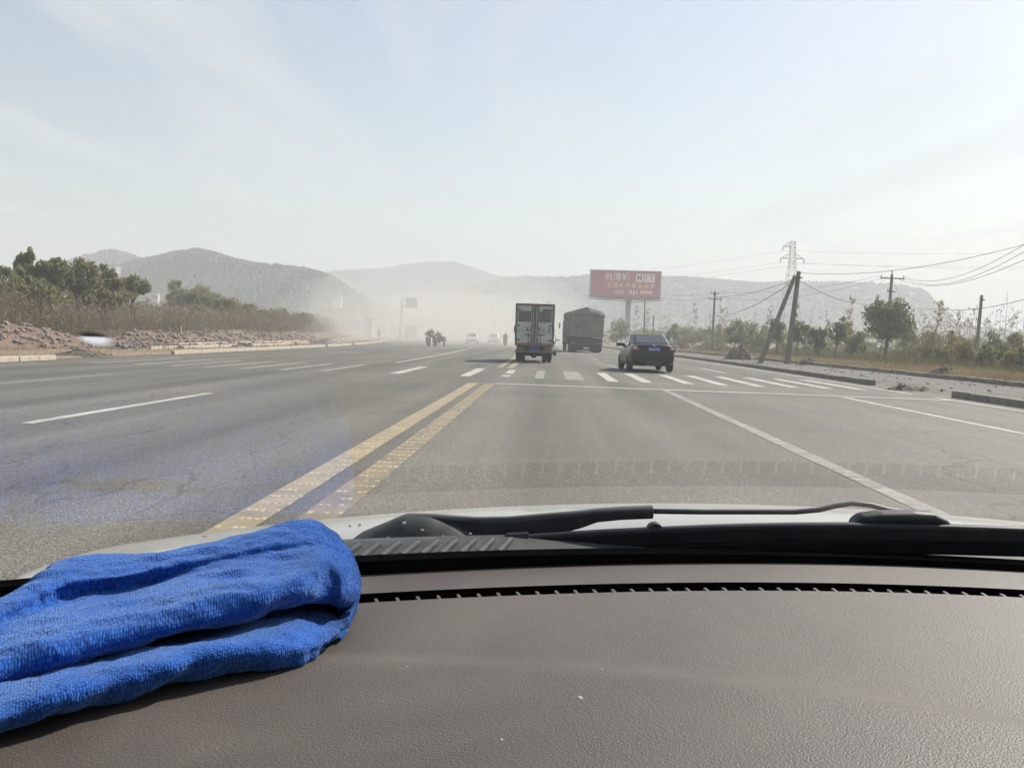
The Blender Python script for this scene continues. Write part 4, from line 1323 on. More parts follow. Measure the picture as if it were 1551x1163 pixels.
        b_.prism([(sx * w * .45, 4.66 * s, .60 * k), (sx * w * .82, 4.50 * s, .62 * k), (sx * w * .84, 4.45 * s, .70 * k), (sx * w * .5, 4.58 * s, .70 * k)], (0, 0, 0), (0, .05, 0))
        b_.build('headlamp', 'lamp_clear', c)
    if detail:
        for sx in (-1, 1):
            for yy in (1.55, 2.55):
                b_ = MB(); b_.bbox(-.02, .02, -.10, .10, -.015, .015, .008)
                b_.build('door_handle', paint, c, loc=(sx * (w * 1.0 + .01), yy * s, .80 * k))
            b_ = MB(); b_.tube([(sx * w * .995, .9 * s, .30), (sx * w * .995, 3.7 * s, .28)], .03, 6); b_.build('sill_trim', 'truck_dark', c)
        b_ = MB(); b_.bbox(-.24, .24, -.012, .012, -.075, .075, .008)
        pl = b_.build('licence_plate', 'plate_blue', c, loc=(0.02, -.005, .86 * k))
        text_mesh('皖G61992', .115, 'plate_white', 'lettering', pl, Matrix.Translation((0, -.016, 0)) @ Matrix.Rotation(R(90), 4, 'X'), .002, .001, .84)
        b_ = MB(); b_.bbox(-.07, .07, -.02, .02, -.022, .022, .01); b_.build('badge', 'chrome', c, loc=(0, .045, 1.0 * k))
        b_ = MB(); b_.bbox(-.62, .62, -.015, .02, -.012, .012, .006); b_.build('boot_seam', 'truck_dark', c, loc=(0, .0, .715 * k))
        b_ = MB(); b_.bbox(-.30, .30, -.02, .10, -.10, .10, .03); b_.build('diffuser', 'truck_dark', c, loc=(0, .02, .36 * k))
        b_ = MB(); b_.tube([(-.45, .25, .25), (-.45, .02, .25)], .03, 8); b_.build('exhaust_pipe', 'dark_steel', c)
        b_ = MB(); b_.tube([(0, .85, 1.36), (0.02, .6, 1.46)], .006, 4); b_.build('aerial', 'wire', c)
    else:
        b_ = MB(); b_.bbox(-.35, .35, -.02, .02, -.06, .06, .01); b_.build('grille', 'truck_dark', c, loc=(0, 4.68 * s, .50 * k))
    return c
Yc = 34.6
car('sedan', 'black sedan driving away in the right lane over the crossing', (xat(989.5, Yc, .3), Yc, 0.01), R(2.2), 'black_paint', 4.6, 1.78, 1.47)
# oncoming and distant cars in the dust
def far_car(label, px_, Y, paint, rz, Hh=1.5):
    return car('sedan', label, (xat(px_, Y, .3), Y, 0.0), rz, paint, 4.4, 1.72, Hh, False, 'distant cars in the dust')
far_car('hazy white car coming toward the camera in the dust', 716, 127, 'white_car_paint', R(180 + 4))
far_car('hazy pale car behind the oncoming white one, nearer the truck', 748, 140, 'silver_paint', R(180 + 4))
far_car('white car mostly hidden right beside the box truck', 822.5, 60, 'white_car_paint', R(-1))
far_car('faint white car behind the riders in the dust', 667, 150, 'silver_paint', R(180 + 6), 1.6)

# box truck
Yt_ = 42.6
xl, xr = xat(781.5, Yt_, 1.5), xat(838, Yt_, 1.5)
W_ = xr - xl
bt = empty('box_truck', ((xl + xr) / 2, Yt_, 0.005), R(1.2)); tag(bt, 'white box truck with double rear doors and painted numbers', 'truck')
w = W_ / 2
zb, zt = .86, 2.68
b_ = MB(); b_.bbox(-w, w, .05, 3.6, zb, zt, .02); b_.build('cargo_box', 'truck_white', bt)
for sx in (-1, 1):
    b_ = MB(); b_.bbox(sx * w - .045, sx * w + .045, -.02, .08, zb - .03, zt + .02, .01); b_.build('corner_post', 'truck_grey', bt)
b_ = MB(); b_.bbox(-w - .03, w + .03, -.025, .08, zt - .05, zt + .05, .01); b_.build('top_rail', 'truck_rust', bt)
b_ = MB(); b_.bbox(-w - .03, w + .03, -.03, .08, zb - .09, zb + .03, .01); b_.build('bottom_rail', 'truck_rust', bt)
for sx in (-1, 1):
    x0, x1 = (-w + .05, -.012) if sx < 0 else (.012, w - .05)
    b_ = MB(); b_.bbox(x0, x1, .0, .045, zb + .035, zt - .06, .008); dr = b_.build('rear_door', 'truck_white', bt)
    b_ = MB(); b_.bbox(x0 + .05 if sx < 0 else x0 + .16, x1 - .16 if sx < 0 else x1 - .05, -.012, .01, zb + 1.02, zb + 1.52, .004); b_.build('grey_panel', 'truck_grey', dr)
    for xx in (sx * .125,):
        b_ = MB(); b_.tube([(xx, -.03, zb + .0), (xx, -.03, zt - .04)], .018, 8); b_.build('lock_rod', 'truck_dark', dr)
    b_ = MB(); b_.tube([(sx * .03, -.02, zb + .04), (sx * .03, -.02, zt - .06)], .014, 6); b_.build('door_seal', 'truck_dark', dr)
    for zz in (.19, .86, 1.58):
        b_ = MB(); b_.bbox(*sorted((sx * (w - .20), sx * (w - .02))), -.035, .0, zb + zz - .02, zb + zz + .025, .006); b_.build('hinge', 'truck_dark', dr)
        b_ = MB(); b_.bbox(sx * .125 - .04, sx * .125 + .04, -.05, -.005, zb + zz - .03, zb + zz + .02, .006); b_.build('rod_bracket', 'truck_dark', dr)
    b_ = MB(); b_.bbox(*sorted((sx * .12, sx * .48)), -.05, -.02, zb + .42, zb + .45, .006); b_.build('lever', 'truck_dark', dr)
    b_ = MB(); b_.tube([(sx * .28, -.035, zb + .52), (sx * .28, -.035, zb + .12)], .014, 6); b_.build('lever_rod', 'truck_dark', dr)
    b_ = MB(); b_.bbox(*sorted((sx * .22, sx * .34)), -.045, .0, zb + .06, zb + .10, .006); b_.build('latch', 'truck_rust', dr)
    t1, t2 = (('61', 'G') if sx < 0 else ('9', '2'))
    Rm = Matrix.Rotation(R(90), 4, 'X')
    text_mesh(t1, .34, 'number_ink', 'lettering', dr, Matrix.Translation((sx * .26 if sx < 0 else .20, -.008, zb + .66)) @ Rm, .003, .004, .8)
    text_mesh(t2, .34, 'number_faded' if sx < 0 else 'number_ink', 'lettering', dr, Matrix.Translation((-.52 if sx < 0 else .66, -.008, zb + .66)) @ Rm, .003, 0, .8)
    if sx > 0:
        text_mesh('6', .34, 'number_faded', 'lettering', dr, Matrix.Translation((.43, -.008, zb + .66)) @ Rm, .003, 0, .8)
        b_ = MB(); b_.bbox(.34, .74, -.01, .01, zt - .30, zt - .19, .003); b_.build('red_sticker', 'truck_rust', dr)
    # lamps, mud flaps, wheels, mirrors
    b_ = MB(); b_.bbox(*sorted((sx * (w - .42), sx * (w - .04))), -.03, .06, zb - .26, zb - .13, .01); b_.build('tail_lamp', 'truck_rust', bt)
    wheel(bt, sx * (w - .13), .95, .36, .20, sx); wheel(bt, sx * (w - .36), .95, .36, .20, sx)
    wheel(bt, sx * (w - .16), 4.1, .36, .20, sx)
    b_ = MB(); b_.bbox(*sorted((sx * (w - .46), sx * (w - .02))), .40, .42, .16, .56, .005); b_.build('mud_flap', 'rubber', bt)
    b_ = MB(); b_.bbox(-.07, .07, -.03, .03, -.18, .18, .02); b_.build('mirror', 'truck_dark', bt, loc=(sx * (w + .10), 4.3, 1.55))
b_ = MB(); b_.bbox(-w - .02, w + .02, -.06, .05, zb - .40, zb - .29, .015); b_.build('bumper', 'truck_grey', bt)
b_ = MB(); b_.bbox(-.24, .24, -.035, -.01, zb - .27, zb - .13, .006); pl = b_.build('licence_plate', 'plate_blue', bt)
b_ = MB(); b_.bbox(-w + .05, w - .05, .1, 3.6, zb - .25, zb - .05, .01); b_.build('chassis', 'truck_dark', bt)
b_ = MB(); b_.tube([(-w + .2, .95, .36), (w - .2, .95, .36)], .07, 10); b_.lathe([(-.17, .06), (-.1, .15), (0, .18), (.1, .15), (.17, .06)], (0, .95, .37), 'x', 14); b_.build('rear_axle', 'truck_dark', bt)
b_ = MB(); b_.bbox(-w * .95, w * .95, 3.75, 5.2, .55, 2.05, .12); b_.build('cab', 'white_car_paint', bt)
b_ = MB(); b_.bbox(-w + .12, w - .12, .45, .75, .42, .60, .03); b_.build('spare_carrier', 'truck_dark', bt)

# tarpaulin-covered tipper truck
Yd = 80
xl, xr = xat(864, Yd, 2), xat(914.5, Yd, 2)
dt = empty('tipper_truck', ((xl + xr) / 2, Yd, 0), R(4.5)); tag(dt, 'dusty grey tipper truck with its load covered by a tarpaulin', 'truck')
w = (xr - xl) / 2
zf, ztop = at(889, 511, Yd).z, at(889, 474, Yd).z
hp = at(889, 466, Yd).z - ztop
b_ = MB(); b_.bbox(-w, w, .1, 6.2, zf, ztop, .05); b_.build('tipper_body', 'tipper_body', dt)
for k in range(5):
    x = lerp(-w + .1, w - .1, k / 4); b_ = MB(); b_.bbox(x - .06, x + .06, .03, .12, zf + .05, ztop - .1, .015); b_.build('tailgate_rib', 'tipper_body', dt)
for k in range(4):
    z = lerp(zf + .1, ztop - .25, k / 3); b_ = MB(); b_.bbox(-w + .06, w - .06, .04, .13, z - .05, z + .05, .015); b_.build('tailgate_bar', 'tipper_body', dt)
for k in range(7):
    y = lerp(.4, 5.9, k / 6)
    for sx in (-1, 1):
        b_ = MB(); b_.bbox(*sorted((sx * w, sx * (w + .07))), y - .06, y + .06, zf, ztop, .01); b_.build('side_rib', 'tipper_body', dt)
def TP(u, v):
    y = lerp(-.06, 6.4, u)
    t = v * 2 - 1
    x = t * (w + .09)
    prof = hp * (1 - abs(t) ** 1.2) if abs(t) < .93 else -0.35 * (abs(t) - .93) / .07
    z = ztop + .05 + prof * (1 + .15 * fbm((x * .8, y * .5, 4), 3)) + .03 * fbm((x * 2, y * 2, 0), 3)
    if u < .02: z = ztop - .25 + (.3 if abs(t) < .9 else 0) * 0 
    return Vector((x, y if u >= .02 else -.07, z if u >= .02 else ztop - .15 + .06 * math.sin(v * 25)))
b_ = MB(); b_.grid(TP, 26, 31); b_.build('tarpaulin', 'tarpaulin', dt, smooth=True)
b_ = MB(); b_.bbox(-w * .98, w * .98, .2, .35, zf - .75, zf - .06, .03); b_.build('tail_beam', 'truck_dark', dt)
b_ = MB(); b_.bbox(-w * .9, w * .9, .15, .25, zf - .95, zf - .8, .02); b_.build('bumper', 'truck_dark', dt)
b_ = MB(); b_.bbox(-w * .96, w * .96, .36, .40, .16, zf - .04, .01); b_.build('underrun_panel', 'truck_dark', dt)
b_ = MB(); b_.bbox(-.26, .26, .10, .14, .30, .44, .006); b_.build('licence_plate', 'plate_white', dt)
for sx in (-1, 1):
    for y in (1.2, 2.5):
        wheel(dt, sx * (w - .22), y, .5, .28, sx); wheel(dt, sx * (w - .54), y, .5, .28, sx)
    wheel(dt, sx * (w - .2), 6.9, .5, .28, sx)
    b_ = MB(); b_.bbox(*sorted((sx * (w - .75), sx * (w - .04))), .55, .58, .12, .95, .005); b_.build('mud_flap', 'rubber', dt)
    b_ = MB(); b_.bbox(*sorted((sx * (w - .5), sx * (w - .1))), .08, .2, zf - .6, zf - .42, .01); b_.build('tail_lamp', 'truck_rust', dt)
    b_ = MB(); b_.bbox(-.06, .06, -.05, .05, -.28, .28, .03); b_.build('mirror', 'truck_dark', dt, loc=(sx * (w + .28), 7.6, 2.35))
b_ = MB(); b_.bbox(-w * .95, w * .95, 6.5, 8.3, .6, 2.9, .12); b_.build('cab', 'tipper_body', dt)
b_ = MB(); b_.bbox(-.5, .5, .3, 7, .65, 1.0, .02); b_.build('chassis', 'truck_dark', dt)

# faint lorry far in the dust
Yl = 175
lo_ = empty('lorry', (xat(622, Yl, 1), Yl, 0), R(186)); tag(lo_, 'faint lorry coming out of the dust under the gantry sign', 'truck')
b_ = MB(); b_.bbox(-1.2, 1.2, -6, -1.6, .9, 2.7, .05); b_.build('cargo_box', 'tipper_body', lo_)
b_ = MB(); b_.bbox(-1.15, 1.15, -1.4, .1, .55, 2.5, .15); cb_ = b_.build('cab', 'tipper_body', lo_)
b_ = MB(); b_.bbox(-1.0, 1.0, .08, .13, 1.5, 2.25, .03); b_.build('windscreen', 'glass_tint', lo_)
b_ = MB(); b_.bbox(-1.1, 1.1, .1, .2, .5, .75, .03); b_.build('bumper', 'truck_dark', lo_)
for sx in (-1, 1):
    wheel(lo_, sx * 1.0, -.6, .45, .28, sx); wheel(lo_, sx * 1.0, -4.8, .45, .28, sx)

# ------------------------------------------------------------------ riders
def skin_person(name, label, loc, rz, J, E_, rad, mats_, split, group=None):
    """one continuous body grown over a posed skeleton; clothing colours follow body zones"""
    me = bpy.data.meshes.new('figure')
    keys = list(J)
    me.from_pydata([J[k] for k in keys], [(keys.index(a), keys.index(b2)) for a, b2 in E_], [])
    o = bpy.data.objects.new('figure', me); COL.objects.link(o)
    sk = o.modifiers.new('s', 'SKIN')
    for i, k in enumerate(keys):
        r_ = rad[k]
        me.skin_vertices[0].data[i].radius = (r_, r_) if not isinstance(r_, tuple) else r_
    me.skin_vertices[0].data[keys.index('pelvis')].use_root = True
    ss = o.modifiers.new('d', 'SUBSURF'); ss.levels = 1; ss.render_levels = 1
    dg = bpy.context.evaluated_depsgraph_get()
    nm = bpy.data.meshes.new_from_object(o.evaluated_get(dg))
    bpy.data.objects.remove(o)
    nm.name = name
    nm.materials.clear()
    for m_ in mats_: nm.materials.append(MATS[m_])
    for p in nm.polygons:
        p.material_index = split(p.center)
        p.use_smooth = True
    q = bpy.data.objects.new(name, nm); COL.objects.link(q)
    q.location = loc; q.rotation_euler = (0, 0, rz)
    tag(q, label, 'person', group)
    return q
SEAT_E = [('pelvis', 'chest'), ('chest', 'neck'), ('neck', 'head'), ('head', 'crown')] + [(a + s, b2 + s) for s in 'LR' for a, b2 in (('sh', 'el'), ('el', 'wr'), ('wr', 'fi'), ('hi', 'kn'), ('kn', 'an'), ('an', 'to'))] + [('chest', 'shL'), ('chest', 'shR'), ('pelvis', 'hiL'), ('pelvis', 'hiR')]
SRAD = dict(pelvis=(.17, .13), chest=(.19, .13), neck=.06, head=(.085, .095), crown=(.075, .085))
for s in 'LR':
    SRAD.update({'sh' + s: .075, 'el' + s: .05, 'wr' + s: .035, 'fi' + s: .03, 'hi' + s: .10, 'kn' + s: .07, 'an' + s: .045, 'to' + s: .035})
def seated(name, label, loc, rz, mats_, seat=.78, hands=.98, reach=.45, wide=.28, group=None):
    J = dict(pelvis=(0, 0, seat), chest=(0, .06, seat + .40), neck=(0, .08, seat + .55), head=(0, .10, seat + .66), crown=(0, .10, seat + .78))
    for s, x in (('L', -1), ('R', 1)):
        J.update({'sh' + s: (x * .19, .06, seat + .46), 'el' + s: (x * (wide + .02), .2, seat + .22), 'wr' + s: (x * wide, reach, hands), 'fi' + s: (x * (wide - .05), reach + .08, hands - .01),
                  'hi' + s: (x * .10, .05, seat - .02), 'kn' + s: (x * .2, .42, seat - .02), 'an' + s: (x * .17, .34, .30), 'to' + s: (x * .18, .48, .25)})
    def split(c):
        if c.z > seat + .72 or (c.z > seat + .62 and c.y < .06): return 3
        if c.z > seat + .565: return 2
        if c.y > reach - .02 and c.z > seat - .1 and abs(c.x) > wide - .1: return 2
        return 0 if c.z > seat + .02 and not (abs(c.x) < .3 and c.y > .22 and c.z < seat + .08) else 1
    p = skin_person(name, label, loc, rz, J, SEAT_E, SRAD, mats_ + ['skin', 'hair'], split, group)
    return p
def motorcycle(label, loc, rz, paint='moto_red', name='motorcycle'):
    c = empty(name, loc, rz); tag(c, label, 'motorcycle')
    for y in (-.62, .68):
        b_ = MB()
        b_.lathe([(-.05, .22), (-.05, .27), (0, .30), (.05, .27), (.05, .22)], (0, y, .30), 'x', 20)
        o = b_.build('wheel', 'rubber', c)
        b_ = MB(); b_.lathe([(-.03, .05), (-.015, .22), (.015, .22), (.03, .05)], (0, y, .30), 'x', 14); b_.build('rim', 'rim_metal', o)
    b_ = MB(); b_.bbox(-.11, .11, -.75, .15, .66, .76, .04); b_.build('seat', 'truck_dark', c)
    b_ = MB(); b_.bbox(-.14, .14, .12, .5, .62, .86, .08); b_.build('fuel_tank', paint, c)
    b_ = MB(); b_.bbox(-.16, .16, -.1, .35, .28, .6, .05); b_.build('engine', 'dark_steel', c)
    for sx in (-1, 1):
        b_ = MB(); b_.tube([(sx * .09, .68, .30), (sx * .09, .50, .92)], .025, 8); b_.build('fork', 'chrome', c)
        b_ = MB(); b_.tube([(sx * .04, .48, .94), (sx * .2, .46, 1.02), (sx * .36, .36, .98)], .016, 6); b_.build('handlebar', 'dark_steel', c)
        b_ = MB(); b_.lathe([(-.008, .05), (.008, .05)], (sx * .34, .44, 1.14), 'y', 10); b_.tube([(sx * .28, .43, 1.0), (sx * .34, .44, 1.12)], .006, 4); b_.build('mirror', 'chrome', c)
    b_ = MB(); b_.lathe([(0, .09), (.06, .085), (.09, .05)], (0, .60, .90), 'y', 14); b_.build('headlamp', 'lamp_clear', c)
    b_ = MB(); b_.grid(lambda u, v: Vector(((v - .5) * .16, .68 + .36 * math.cos(R(30 + u * 120)), .30 + .36 * math.sin(R(30 + u * 120)))), 9, 4); b_.build('mudguard', paint, c)
    b_ = MB(); b_.tube([(.14, .1, .3), (.17, -.3, .28), (.17, -.85, .36)], [.03, .04, .045], 8); b_.build('exhaust_pipe', 'chrome', c)
    return c
Ym = 86
xm = xat(649, Ym, .3)
motorcycle('dark red motorcycle carrying two people toward the camera', (xm, Ym, 0), R(182))
seated('person', 'front rider in grey jacket on the two-up motorcycle', (xm, Ym + .02, 0.02), R(182), ['cloth_grey', 'cloth_dark'], .80, .98, .40, .30, 'riders in the dust')
seated('person', 'passenger in violet jacket behind the rider, head a little higher', (xm + .22, Ym + .55, 0.10), R(178), ['cloth_violet', 'cloth_dark'], .84, 1.05, .30, .20, 'riders in the dust')
# motor tricycle beside them
xt_ = xat(663, Ym + .6, .3)
tr = empty('motor_tricycle', (xt_, Ym + .6, 0), R(178)); tag(tr, 'dark motor tricycle with a cargo tray right of the two-up motorcycle', 'tricycle')
wheel(tr, 0, .95, .28, .10, 1)
for sx in (-1, 1):
    wheel(tr, sx * .48, -1.0, .28, .12, sx)
    b_ = MB(); b_.bbox(*sorted((sx * .53, sx * .56)), -1.8, -.35, .5, .95, .01); b_.build('tray_side', 'moto_red', tr)
    b_ = MB(); b_.tube([(sx * .08, .95, .28), (sx * .08, .76, .95)], .025, 8); b_.build('fork', 'chrome', tr)
    b_ = MB(); b_.tube([(sx * .04, .74, .97), (sx * .2, .70, 1.05), (sx * .38, .58, 1.0)], .016, 6); b_.build('handlebar', 'dark_steel', tr)
    b_ = MB(); b_.lathe([(-.008, .06), (.008, .06)], (sx * .40, .66, 1.16), 'y', 10); b_.tube([(sx * .3, .66, 1.02), (sx * .40, .66, 1.12)], .006, 4); b_.build('mirror', 'chrome', tr)
for y in (-1.8, -.38):
    b_ = MB(); b_.bbox(-.53, .53, y, y + .03, .5, .95, .01); b_.build('tray_end', 'moto_red', tr)
b_ = MB(); b_.bbox(-.53, .53, -1.8, -.35, .46, .50, .01); b_.build('tray_floor', 'dark_steel', tr)
b_ = MB(); b_.bbox(-.15, .15, -.3, .2, .62, .76, .05); b_.build('seat', 'truck_dark', tr)
b_ = MB(); b_.bbox(-.14, .14, .18, .55, .55, .82, .07); b_.build('fuel_tank', 'moto_red', tr)
b_ = MB(); b_.bbox(-.32, .32, .62, .68, .42, 1.0, .03); b_.build('leg_shield', 'moto_red', tr)
b_ = MB(); b_.lathe([(0, .10), (.06, .09), (.09, .05)], (0, .80, .92), 'y', 14); b_.build('headlamp', 'lamp_clear', tr)
b_ = MB(); b_.bbox(-.05, .05, -1.6, .5, .36, .46, .01); b_.build('chassis', 'dark_steel', tr)
seated('person', 'tricycle driver in dark jacket right of the two-up motorcycle', (xt_, Ym + .62, 0.0), R(178), ['cloth_violet', 'cloth_dark'], .72, 1.0, .46, .32, 'riders in the dust')
# faint rider near the box truck
Yr = 105
xr_ = xat(765, Yr, .3)
motorcycle('faint motorcycle in the dust left of the box truck', (xr_, Yr, 0), R(2), 'truck_dark')
seated('person', 'faint rider seen from behind in the dust left of the box truck', (xr_, Yr - .02, 0.02), R(2), ['cloth_grey', 'cloth_dark'], .80, .98, .40, .30, 'riders in the dust')
# pedestrian by the hut
Yq = 150
xq = xat(574, Yq, .5)
J = dict(pelvis=(0, 0, .92), chest=(0, 0, 1.30), neck=(0, .01, 1.46), head=(0, .02, 1.57), crown=(0, .02, 1.68))
for s, x in (('L', -1), ('R', 1)):
    J.update({'sh' + s: (x * .19, 0, 1.37), 'el' + s: (x * .25, -.02, 1.10), 'wr' + s: (x * .25, .08, .86), 'fi' + s: (x * .24, .11, .76), 'hi' + s: (x * .10, 0, .88), 'kn' + s: (x * .11, .06 * x + .03, .48), 'an' + s: (x * .11, .12 * x - .03, .09), 'to' + s: (x * .12, .12 * x + .12, .04)})
skin_person('person', 'distant dark figure standing on the left verge by the hut', (xq, Yq, ground_z(xq, Yq)), R(160), J, SEAT_E, SRAD, ['cloth_dark', 'cloth_dark', 'skin', 'hair'], lambda c: 3 if c.z > 1.64 else (2 if c.z > 1.49 or c.z < .82 and abs(c.x) > .2 else (0 if c.z > .9 else 1)))
# ------------------------------------------------------------------ the car the picture is taken from
# dashboard leather-grain plastic
m, n, l, out = nt('dash_plastic')
b = n.new('ShaderNodeBsdfPrincipled'); b.inputs['Roughness'].default_value = 0.56
b.inputs['Specular IOR Level'].default_value = 0.5
t = n.new('ShaderNodeTexCoord')
n1 = n.new('ShaderNodeTexNoise'); n1.inputs['Scale'].default_value = 5; n1.inputs['Detail'].default_value = 6
l.new(t.outputs['Object'], n1.inputs['Vector'])
r1 = n.new('ShaderNodeValToRGB')
r1.color_ramp.elements[0].position = .3; r1.color_ramp.elements[0].color = (0.048, 0.038, 0.031, 1)
r1.color_ramp.elements[1].position = .75; r1.color_ramp.elements[1].color = (0.068, 0.055, 0.046, 1)
l.new(n1.outputs['Fac'], r1.inputs[0])
n3 = n.new('ShaderNodeTexNoise'); n3.inputs['Scale'].default_value = 900; n3.inputs['Detail'].default_value = 2
l.new(t.outputs['Object'], n3.inputs['Vector'])
r3 = n.new('ShaderNodeValToRGB')
r3.color_ramp.elements[0].position = .74; r3.color_ramp.elements[0].color = (0, 0, 0, 1)
r3.color_ramp.elements[1].position = .80; r3.color_ramp.elements[1].color = (.35, .35, .35, 1)
l.new(n3.outputs['Fac'], r3.inputs[0])
x1 = n.new('ShaderNodeMixRGB'); x1.inputs[2].default_value = (.30, .27, .24, 1)
l.new(r3.outputs[0], x1.inputs[0]); l.new(r1.outputs[0], x1.inputs[1])
n5 = n.new('ShaderNodeTexNoise'); n5.inputs['Scale'].default_value = 2.6; n5.inputs['Detail'].default_value = 8; n5.inputs['Roughness'].default_value = .68; n5.inputs['Distortion'].default_value = .5
l.new(t.outputs['Object'], n5.inputs['Vector'])
r5 = n.new('ShaderNodeValToRGB')
r5.color_ramp.elements[0].position = .42; r5.color_ramp.elements[0].color = (.05, .05, .05, 1)
r5.color_ramp.elements[1].position = .68; r5.color_ramp.elements[1].color = (.42, .42, .42, 1)
l.new(n5.outputs['Fac'], r5.inputs[0])
x6 = n.new('ShaderNodeMixRGB'); x6.inputs[2].default_value = (.165, .14, .115, 1)
l.new(r5.outputs[0], x6.inputs[0]); l.new(x1.outputs[0], x6.inputs[1]); l.new(x6.outputs[0], b.inputs['Base Color'])
rr = n.new('ShaderNodeMapRange'); rr.inputs['To Min'].default_value = .46; rr.inputs['To Max'].default_value = .75
l.new(n5.outputs['Fac'], rr.inputs['Value']); l.new(rr.outputs[0], b.inputs['Roughness'])
v1 = n.new('ShaderNodeTexVoronoi'); v1.inputs['Scale'].default_value = 760; v1.feature = 'SMOOTH_F1'
l.new(t.outputs['Object'], v1.inputs['Vector'])
n2 = n.new('ShaderNodeTexNoise'); n2.inputs['Scale'].default_value = 420; n2.inputs['Detail'].default_value = 4
l.new(t.outputs['Object'], n2.inputs['Vector'])
ad = n.new('ShaderNodeMath'); ad.operation = 'ADD'; l.new(v1.outputs['Distance'], ad.inputs[0]); l.new(n2.outputs['Fac'], ad.inputs[1])
bp = n.new('ShaderNodeBump'); bp.inputs['Strength'].default_value = .6; bp.inputs['Distance'].default_value = .0007
l.new(ad.outputs[0], bp.inputs['Height']); l.new(bp.outputs[0], b.inputs['Normal'])
l.new(b.outputs[0], out.inputs[0])
mat('slot_black', (0.004, 0.004, 0.004), 1.0, spec=0.0)
mat('cowl_plastic', (0.028, 0.032, 0.031), .65, col2=(0.070, 0.076, 0.074), scale=30, spec=.3, bump=.15, bscale=300, bdist=.001)
mat('wiper_black', (0.022, 0.023, 0.024), .55, col2=(0.042, 0.043, 0.044), scale=25, spec=.4, bump=.1, bscale=400, bdist=.001)
mat('wiper_rubber', (0.006, 0.006, 0.007), .8, spec=.1)
mat('blade_black', (0.007, 0.0078, 0.009), .42, col2=(0.014, 0.015, 0.017), scale=25, spec=.3)
mat('seal_black', (0.003, 0.003, 0.003), 1.0, spec=0.0)
mat('hood_paint', (0.30, 0.295, 0.265), .35, col2=(0.37, 0.362, 0.325), scale=6, coat=.5)
mat('headliner', (0.10, 0.098, 0.092), .95)
mat('seat_fabric', (0.05, 0.048, 0.045), .95)
mat('pillar_trim', (0.07, 0.068, 0.064), .8)
mat('leaf_litter', (0.05, 0.042, 0.025), .9, col2=(0.12, 0.10, 0.06), scale=80)
mat('bird_speck', (0.55, 0.55, 0.52), .8)

XC = 0.45                                    # where the dashboard's and the glass's curves turn
XB = 0.17                                    # the car's centre line, right of the camera
def Yslot(x): return 1.012 - .27 * (x - XC) ** 2
def Ybase(x): return 1.150 - .30 * (x - XC) ** 2
DZ = 0.93
def dash_z(x, y):
    r_ = Yslot(x) - y                        # distance behind the slot
    z = DZ + .004 * math.sin((x - .1) * 3)
    # a broad shallow pad rises behind a curved shoulder
    e_ = .735 - .10 * max(0, x - .02) - .55 * max(0, x - .05) ** 2 - .30 * min(0, x + .05) ** 2
    z += .010 * sstep(.035, -.03, y - e_)
    z -= .35 * max(0, .44 - y) ** 2
    return z
car_ = empty('own_car', (XB, 0.3, 0)); tag(car_, 'car whose dashboard, wiper and pale hood fill the foreground', 'car')
OFF = Vector((XB, 0.3, 0))
def own(b_, name, m_, parent=None, smooth=False):
    o = b_.build(name, m_, parent or car_, smooth=smooth)
    o.location = -OFF if parent is None else (0, 0, 0)
    return o
SW = .0125                                   # slot width along the road
def dash_strip(y_lo, y_hi, nx, ny):
    b_ = MB()
    b_.grid(lambda u, v: (lambda x: Vector((x, lerp(y_lo(x), y_hi(x), v), dash_z(x, lerp(y_lo(x), y_hi(x), v)))))(lerp(-.80, 1.14, u)), nx, ny)
    return b_
dash = own(dash_strip(lambda x: .18, lambda x: Yslot(x) - .0005, 140, 90), 'dashboard', 'dash_plastic', smooth=True)
# front lip beyond the slot, up to the glass
b_ = dash_strip(lambda x: Yslot(x) + .034, lambda x: Ybase(x) - .012, 140, 12)
own(b_, 'dashboard_lip', 'dash_plastic', dash, True)
b_ = MB()
b_.grid(lambda u, v: (lambda x: Vector((x, Yslot(x) + [-.0005, -.0005, .034, .034][min(3, int(v * 3 + .5))], dash_z(x, Yslot(x)) - [0, .05, .05, 0][min(3, int(v * 3 + .5))])))(lerp(-.80, 1.14, u)), 140, 4)
own(b_, 'defroster_slot', 'slot_black', dash)
rib = MB(); rib.box(-.0016, .0016, -.004, .014, -.030, -.0016)
rme = rib.build('vent_rib', 'dash_plastic').data
bpy.data.objects.remove(bpy.data.objects['vent_rib'])
x = -.78
while x < 1.12:
    o = bpy.data.objects.new('vent_rib', rme); COL.objects.link(o); o.parent = dash
    o.location = (x, Yslot(x) + .004, dash_z(x, Yslot(x)))
    o.rotation_euler = (0, 0, math.atan(-.54 * (x - XC)))
    x += .0205
random.seed(31)
for px_, py_, r_ in ((878, 1058, .0022), (912, 1014, .0009), (990, 1040, .0008), (1020, 1046, .0009), (617, 1010, .0008), (700, 968, .0007), (1240, 1090, .0008), (760, 1120, .0008)):
    for k_ in range(300):
        q = at(px_, py_, .45 + k_ * .002)
        if q.z <= dash_z(q.x, q.y): break
    b_ = MB(); b_.rock(q + Vector((0, 0, r_ * .3)), r_, (1.2, .9, .6), 1); own(b_, 'crumb', 'bird_speck', dash)
